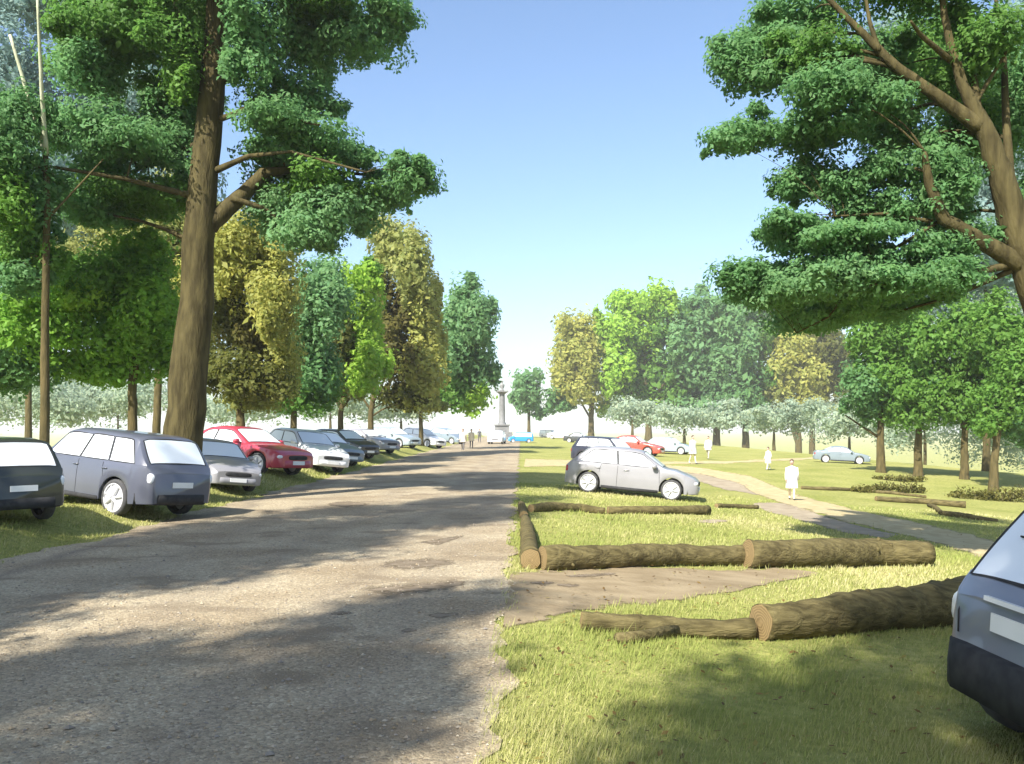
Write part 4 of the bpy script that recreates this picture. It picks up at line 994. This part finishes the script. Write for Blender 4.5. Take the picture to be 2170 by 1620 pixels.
# ------------------------------------------------------------------ people
def person(label, px, py, height, face, stride=.22, top='white_cloth', legs='white_cloth', coat=.0, group='people strolling', loc=None, seed=0, bag=False):
    rn = random.Random(seed)
    p = loc or gp(px, py); k = height / 1.75
    st = stride
    J = {'pelvis': (0, 0, .95), 'waist': (.01, 0, 1.10), 'chest': (.01, 0, 1.30), 'neckb': (0, 0, 1.46), 'neck': (.015, 0, 1.53), 'head': (.025, 0, 1.60)}
    V = [J['pelvis'], J['waist'], J['chest'], J['neckb'], J['neck'], J['head']]
    Rd = [(.145, .115), (.135, .10), (.165, .12), (.075, .07), (.055, .055), (.06, .06)]
    E = [(0, 1), (1, 2), (2, 3), (3, 4), (4, 5)]
    hands = []
    for sg in (-1, 1):
        b = len(V); f = st * sg
        V += [(0, sg * .095, .88), (f * .45 + .03, sg * .10, .50), (f * 1.0 - (.06 if f < 0 else 0), sg * .10, .10 + (.05 if f < 0 else 0)), (f * 1.0 + .13 - (.05 if f < 0 else 0), sg * .115, .045)]
        Rd += [(.098, .098), (.062, .062), (.045, .045), (.042, .036)]
        E += [(0, b), (b, b + 1), (b + 1, b + 2), (b + 2, b + 3)]
        b = len(V); g_ = -f * .8
        V += [(0, sg * .185, 1.41), (g_ * .35 - .02, sg * .235, 1.14), (g_ * .9 + .05, sg * .235, .90), (g_ * 1.05 + .08, sg * .225, .83)]
        Rd += [(.058, .058), (.043, .043), (.032, .032), (.038, .02)]
        E += [(2, b), (b, b + 1), (b + 1, b + 2), (b + 2, b + 3)]
        hands.append((Vector(V[-1]), (Vector(V[-1]) - Vector(V[-2])).normalized(), sg))
    me = bpy.data.meshes.new('tmp'); me.from_pydata(V, E, []); ob = bpy.data.objects.new('tmp', me); link(ob)
    md = ob.modifiers.new('s', 'SKIN'); sv = me.skin_vertices[0].data
    for i, r in enumerate(Rd): sv[i].radius = r
    sv[0].use_root = True
    ob.modifiers.new('d', 'SUBSURF').levels = 1
    dg = bpy.context.evaluated_depsgraph_get(); dg.update()
    bm_ = bpy.data.meshes.new_from_object(ob.evaluated_get(dg)); bpy.data.objects.remove(ob)
    b = MB()
    def zone(c):
        if c[2] > 1.475: return 0
        for hp, hdn, sg in hands:
            if (Vector(c) - hp).length < .09: return 0
        if c[2] < .085 and abs(c[1]) < .2: return 3
        return 2 if c[2] < .93 and abs(c[1]) < .19 else 1
    vv = [v.co.copy() for v in bm_.vertices]
    for pg in bm_.polygons:
        pass
    fs_ = [tuple(pg.vertices) for pg in bm_.polygons]; b.v = [tuple(v) for v in vv]; b.f = fs_; b.m = [zone(pg.center) for pg in bm_.polygons]
    # head, nose, ears, fingers belong to the same body mesh
    b.ball((.03, 0, 1.655), (.098, .078, .118), 16, 11, mi=0); b.ball((.045, 0, 1.58), (.06, .055, .05), 10, 7, mi=0)
    b.tube([(.12, 0, 1.675), (.148, 0, 1.635), (.118, 0, 1.625)], [.008, .016, .012], 6, mi=0)
    for sg in (-1, 1):
        b.ball((.02, sg * .08, 1.65), (.022, .012, .032), 8, 6, mi=0); b.ball((.113, sg * .032, 1.665), (.012, .016, .009), 8, 6, mi=4)
    b.ball((.112, 0, 1.59), (.012, .024, .008), 8, 5, mi=5)
    for hp, dn, sg in hands:
        fw = Vector((1, 0, 0)); fw = (fw - dn * fw.dot(dn)).normalized()
        for i in range(4):
            o = hp + fw * (.027 - .018 * i) + dn * .03; ln = (.068, .078, .073, .056)[i]
            b.tube([o, o + dn * ln * .5 + Vector((0, -sg * .006, 0)), o + dn * ln + Vector((0, -sg * .022, 0))], [.0095, .0085, .006], 6, mi=0)
        o = hp + fw * .03 - dn * .015
        b.tube([o, o + fw * .028 + dn * .025, o + fw * .03 + dn * .055], [.011, .0095, .007], 6, mi=0)
    root = b.build('person', [M['skin'], M[top], M[legs], M['shoe'], M['hair'], noisy('lips', (.42, .16, .14), (.46, .18, .15), 5, .5)])
    bpy.data.meshes.remove(bm_)
    root.location = p; root.rotation_euler = (0, 0, face); root.scale = (k, k, k)
    tag(root, label, 'person', group)
    hb = MB(); hb.ball((.012, 0, 1.685), (.105, .09, .108), 16, 10)
    hb.v = [(x - max(0, (1.70 - z)) * .55 if x > .02 and z < 1.72 else x, y, z) for x, y, z in hb.v]; hb.build('hair', M['hair'], root)
    if coat:
        cb = MB(); rows = []
        for z, rx, ry in ((1.475, .07, .09), (1.43, .10, .20), (1.30, .15, .215), (1.10, .15, .205), (.95, .17, .225), (.95 - coat * .5, .20, .25), (.95 - coat, .225, .265)):
            rows.append([(.01 + math.cos(a) * rx * (1 + .03 * math.sin(5 * a + z * 9)), math.sin(a) * ry * (1 + .03 * math.sin(6 * a)), z) for a in [2 * math.pi * i / 24 for i in range(25)]])
        cb.grid(rows); cb.build('coat', M[top], root)
        sl = MB()
        for hp, dn, sg in hands:
            i0 = 6 + (8 if sg > 0 else 0) + 4
            sl.tube([V[i0], V[i0 + 1], Vector(V[i0 + 2])], [.075, .06, .05], 10)
        sl.build('sleeves', M[top], root)
    return root
person('walker in a white knee-length coat on the curving sandy path', 1678, 1060, 1.56, R(-110), .20, coat=.42, seed=1, legs='cream_cloth')
person('short walker in white near the far grass path, alone', 1628, 997, 1.40, R(200), .18, coat=.40, seed=2)
person('left one of the two people in white standing on far path', 1468, 984, 1.86, R(-60), .16, coat=.30, seed=3, legs='cream_cloth')
person('right one of the two people in white behind far path', 1501, 974, 1.80, R(-130), .16, coat=.22, seed=4, legs='beige_cloth')
person('left one of the pair in cream coats on the gravel', 981, 955, 1.90, R(-95), .24, top='cream_cloth', legs='grey_cloth', coat=.25, seed=5)
person('right one of the pair in cream coats on the gravel', 999, 951, 1.86, R(-85), .22, top='cream_cloth', legs='grey_cloth', coat=.25, seed=6)
person('distant person in dark grey on the road beyond the pair', 1016, 938, 1.80, R(-80), .2, top='grey_cloth', legs='grey_cloth', seed=7)

# ------------------------------------------------------------------ grass blades and loose stones
def inside(poly, x, y):
    c = np.zeros(len(x), bool); n = len(poly)
    for i in range(n):
        x1, y1 = poly[i]; x2, y2 = poly[(i + 1) % n]
        if y1 == y2: continue
        m = ((y1 > y) != (y2 > y)) & (x < (x2 - x1) * (y - y1) / (y2 - y1) + x1)
        c ^= m
    return c
def blades(N, y0, y1, xf, rs, hmin, hmax):
    y = np.exp(rs.uniform(math.log(y0), math.log(y1), N)); lo, hi = xf(y); x = rs.uniform(lo, hi)
    keep = np.ones(N, bool)
    for pz in POLYS:
        bb = (x > pz[:, 0].min()) & (x < pz[:, 0].max()) & (y > pz[:, 1].min()) & (y < pz[:, 1].max()) & keep
        idx = np.where(bb)[0]
        if len(idx): keep[idx[inside(pz, x[idx] + rs.normal(0, .10, len(idx)), y[idx] + rs.normal(0, .16, len(idx)))]] = False
    yl = np.array([roadL(v) for v in y]); yr = np.array([roadR(v) for v in y])
    edge = rs.exponential(.07, N)
    keep &= (x < yl + edge) | (x > yr - edge)
    x, y = x[keep], y[keep]; n = len(x)
    clump = .7 + .5 * (np.sin(x * 2.1 + 3 * np.sin(y * .9)) * np.sin(y * 1.7 + 2 * np.sin(x * 1.1)))
    h = rs.uniform(hmin, hmax, n) * np.clip(clump, .4, 1.4) * np.where(rs.random(n) < .03, 1.9, 1)
    a = rs.uniform(0, 2 * math.pi, n); wd = .0032 * np.maximum(1, y / 6) * rs.uniform(.7, 1.3, n)
    ln = rs.uniform(.2, .75, n) * h; b = rs.normal(.6, .9, n)
    z = zg(x, y)
    s = np.stack([np.cos(a) * wd, np.sin(a) * wd, 0 * a], 1)
    p0 = np.stack([x, y, z - .005], 1); d = np.stack([np.cos(b) * ln, np.sin(b) * ln, h], 1)
    V = np.stack([p0 - s, p0 + s, p0 + d], 1).reshape(-1, 3)
    base = np.array([[.33, .345, .105], [.42, .405, .16], [.26, .30, .075], [.52, .47, .24]])
    pt = np.sin(x * .55 + 2 * np.sin(y * .31)) * np.sin(y * .43 + 1.5 * np.sin(x * .37)) + rs.normal(0, .55, n)
    c = base[np.array([2, 0, 1, 3])[np.digitize(pt, [-.45, .35, 1.05])]] * rs.uniform(.85, 1.15, (n, 1))
    return V, c
rs = np.random.default_rng(5)
A = [blades(190000, 5.0, 34, lambda y: (-.3 + 0 * y, np.minimum(.64 * y + .8, 14 + .25 * y)), rs, .035, .10), blades(60000, 11, 50, lambda y: (np.full_like(y, -12.5), -7.9 + 0 * y), rs, .05, .13)]
V = np.concatenate([a[0] for a in A]); Cc = np.concatenate([a[1] for a in A])
o = link(bpy.data.objects.new('grass', np_mesh('grass', V, 3, M['grass'], Cc)))
tag(o, 'short dry yellow green grass covering the verges', 'grass', kind='stuff')

rs = np.random.default_rng(6); N = 18000
y = np.exp(rs.uniform(math.log(4.6), math.log(30), N)); x = rs.uniform(-8.0, -.2, N)
vis = np.abs(x) < y * .62; x, y = x[vis], y[vis]; N = len(x)
sz = rs.gamma(2.2, .0026, N) + .004
oc = np.array([[1, 0, 0], [-1, 0, 0], [0, 1, 0], [0, -1, 0], [0, 0, .7], [0, 0, -.7]])
tri = np.array([[0, 2, 4], [2, 1, 4], [1, 3, 4], [3, 0, 4]])
an = rs.uniform(0, 6.28, N); ca, sa = np.cos(an), np.sin(an)
pv = oc[None] * (sz[:, None] * rs.uniform(.7, 1.35, (N, 6)))[:, :, None]
px_ = pv[:, :, 0] * ca[:, None] - pv[:, :, 1] * sa[:, None]; py_ = pv[:, :, 0] * sa[:, None] + pv[:, :, 1] * ca[:, None]
pv = np.stack([px_ + x[:, None], py_ + y[:, None], pv[:, :, 2] + (sz * .25)[:, None] + .014], -1)
Vv = pv[:, tri].reshape(-1, 3)
bc = np.array([[.34, .29, .21], [.27, .225, .165], [.30, .235, .15], [.24, .215, .18], [.36, .31, .235]])[rs.integers(0, 5, N)] * rs.uniform(.8, 1.15, (N, 1))
mst, nt, b = new_mat('loose_stone'); a = nt.nodes.new('ShaderNodeAttribute'); a.attribute_name = 'leaf_colour'; nt.links.new(a.outputs['Color'], b.inputs['Base Color']); b.inputs['Roughness'].default_value = 1; b.inputs['Specular IOR Level'].default_value = .05
o = link(bpy.data.objects.new('gravel', np_mesh('gravel', Vv, 3, mst, np.repeat(bc, 4, 0))))
tag(o, 'loose tan and grey stones scattered on the road', 'gravel', kind='stuff')

rs = np.random.default_rng(9); N = 2200
y = np.exp(rs.uniform(math.log(4.8), math.log(45), N)); x = np.where(rs.random(N) < .8, rs.uniform(-.2, .6 * y + 1), rs.uniform(-11, -7.6, N))
an = rs.uniform(0, 6.28, N); ss = rs.uniform(.015, .04, N); z = zg(x, y) + rs.uniform(.02, .06, N)
t = np.stack([np.cos(an), np.sin(an), rs.uniform(-.4, .4, N)], 1) * ss[:, None]; b_ = np.stack([-np.sin(an), np.cos(an), rs.uniform(-.4, .4, N)], 1) * ss[:, None] * .5
c0 = np.stack([x, y, z], 1)
Vv = np.stack([c0 - t, c0 + b_, c0 + t, c0 - b_], 1).reshape(-1, 3)
bc = np.array([[.20, .12, .04], [.30, .20, .07], [.14, .09, .04], [.34, .28, .08]])[rs.integers(0, 4, N)]
o = link(bpy.data.objects.new('fallen_leaves', np_mesh('fallen_leaves', Vv, 4, M['leaf'], bc)))
tag(o, 'small brown fallen leaves scattered over grass and road', 'leaves', kind='stuff')

# ------------------------------------------------------------------ air
hz = MB(); hz.box((0, 1200, 12), (6800, 4200, 48))
me = hz.mesh('haze', [], smooth_=False) if False else None
hm = bpy.data.materials.new('pale_haze'); hm.use_nodes = True
nt = hm.node_tree; nt.nodes.remove(nt.nodes['Principled BSDF'])
pv_ = nt.nodes.new('ShaderNodeVolumePrincipled'); pv_.inputs['Color'].default_value = (.96, .97, 1, 1); pv_.inputs['Density'].default_value = .0004
pv_.inputs['Anisotropy'].default_value = 0.0
nt.links.new(pv_.outputs[0], nt.nodes['Material Output'].inputs['Volume'])
ho = hz.build('haze', hm, smooth_=False)
tag(ho, 'pale summer haze whitening the far end of the avenue', 'haze', kind='stuff')

# ------------------------------------------------------------------ light
EL, AZB = 43, 60            # sun height; from the left, this many degrees behind the viewer
sv = Vector((-math.cos(R(EL)) * math.cos(R(AZB)), -math.cos(R(EL)) * math.sin(R(AZB)), math.sin(R(EL))))
sl = bpy.data.lights.new('sun', 'SUN'); sl.energy = 3.4; sl.angle = R(.5); sl.color = (1, .955, .88)
so = link(bpy.data.objects.new('sun', sl)); so.rotation_euler = sv.to_track_quat('Z', 'Y').to_euler(); so.location = (0, 0, 60)
wd = bpy.data.worlds.new('World'); sc.world = wd; wd.use_nodes = True
nt = wd.node_tree; bg = nt.nodes['Background']; sk = nt.nodes.new('ShaderNodeTexSky'); sk.sky_type = 'NISHITA'; sk.sun_disc = False
sk.sun_elevation = R(EL); sk.sun_rotation = math.atan2(sv.x, sv.y); sk.air_density = 1.0; sk.dust_density = 1.6; sk.ozone_density = 3.0; sk.altitude = 0
nt.links.new(sk.outputs[0], bg.inputs[0]); bg.inputs[1].default_value = .078

cam = bpy.data.cameras.new('camera'); co = link(bpy.data.objects.new('camera', cam))
co.location = (0, 0, EYE); co.rotation_euler = (R(90), 0, 0)
cam.sensor_width = 36; cam.lens = F / 2170 * 36; cam.shift_x = (1085 - CX) / 2170; cam.shift_y = (HY - 810) / 2170
cam.clip_start = .1; cam.clip_end = 8000
sc.camera = co
vs_ = sc.view_settings; vs_.view_transform = 'Standard'; vs_.look = 'None'; vs_.exposure = 1.7; vs_.gamma = 1
sc.cycles.use_denoising = True; sc.cycles.max_bounces = 9; sc.cycles.diffuse_bounces = 7; sc.cycles.transmission_bounces = 7; sc.cycles.transparent_max_bounces = 6; sc.cycles.volume_bounces = 1
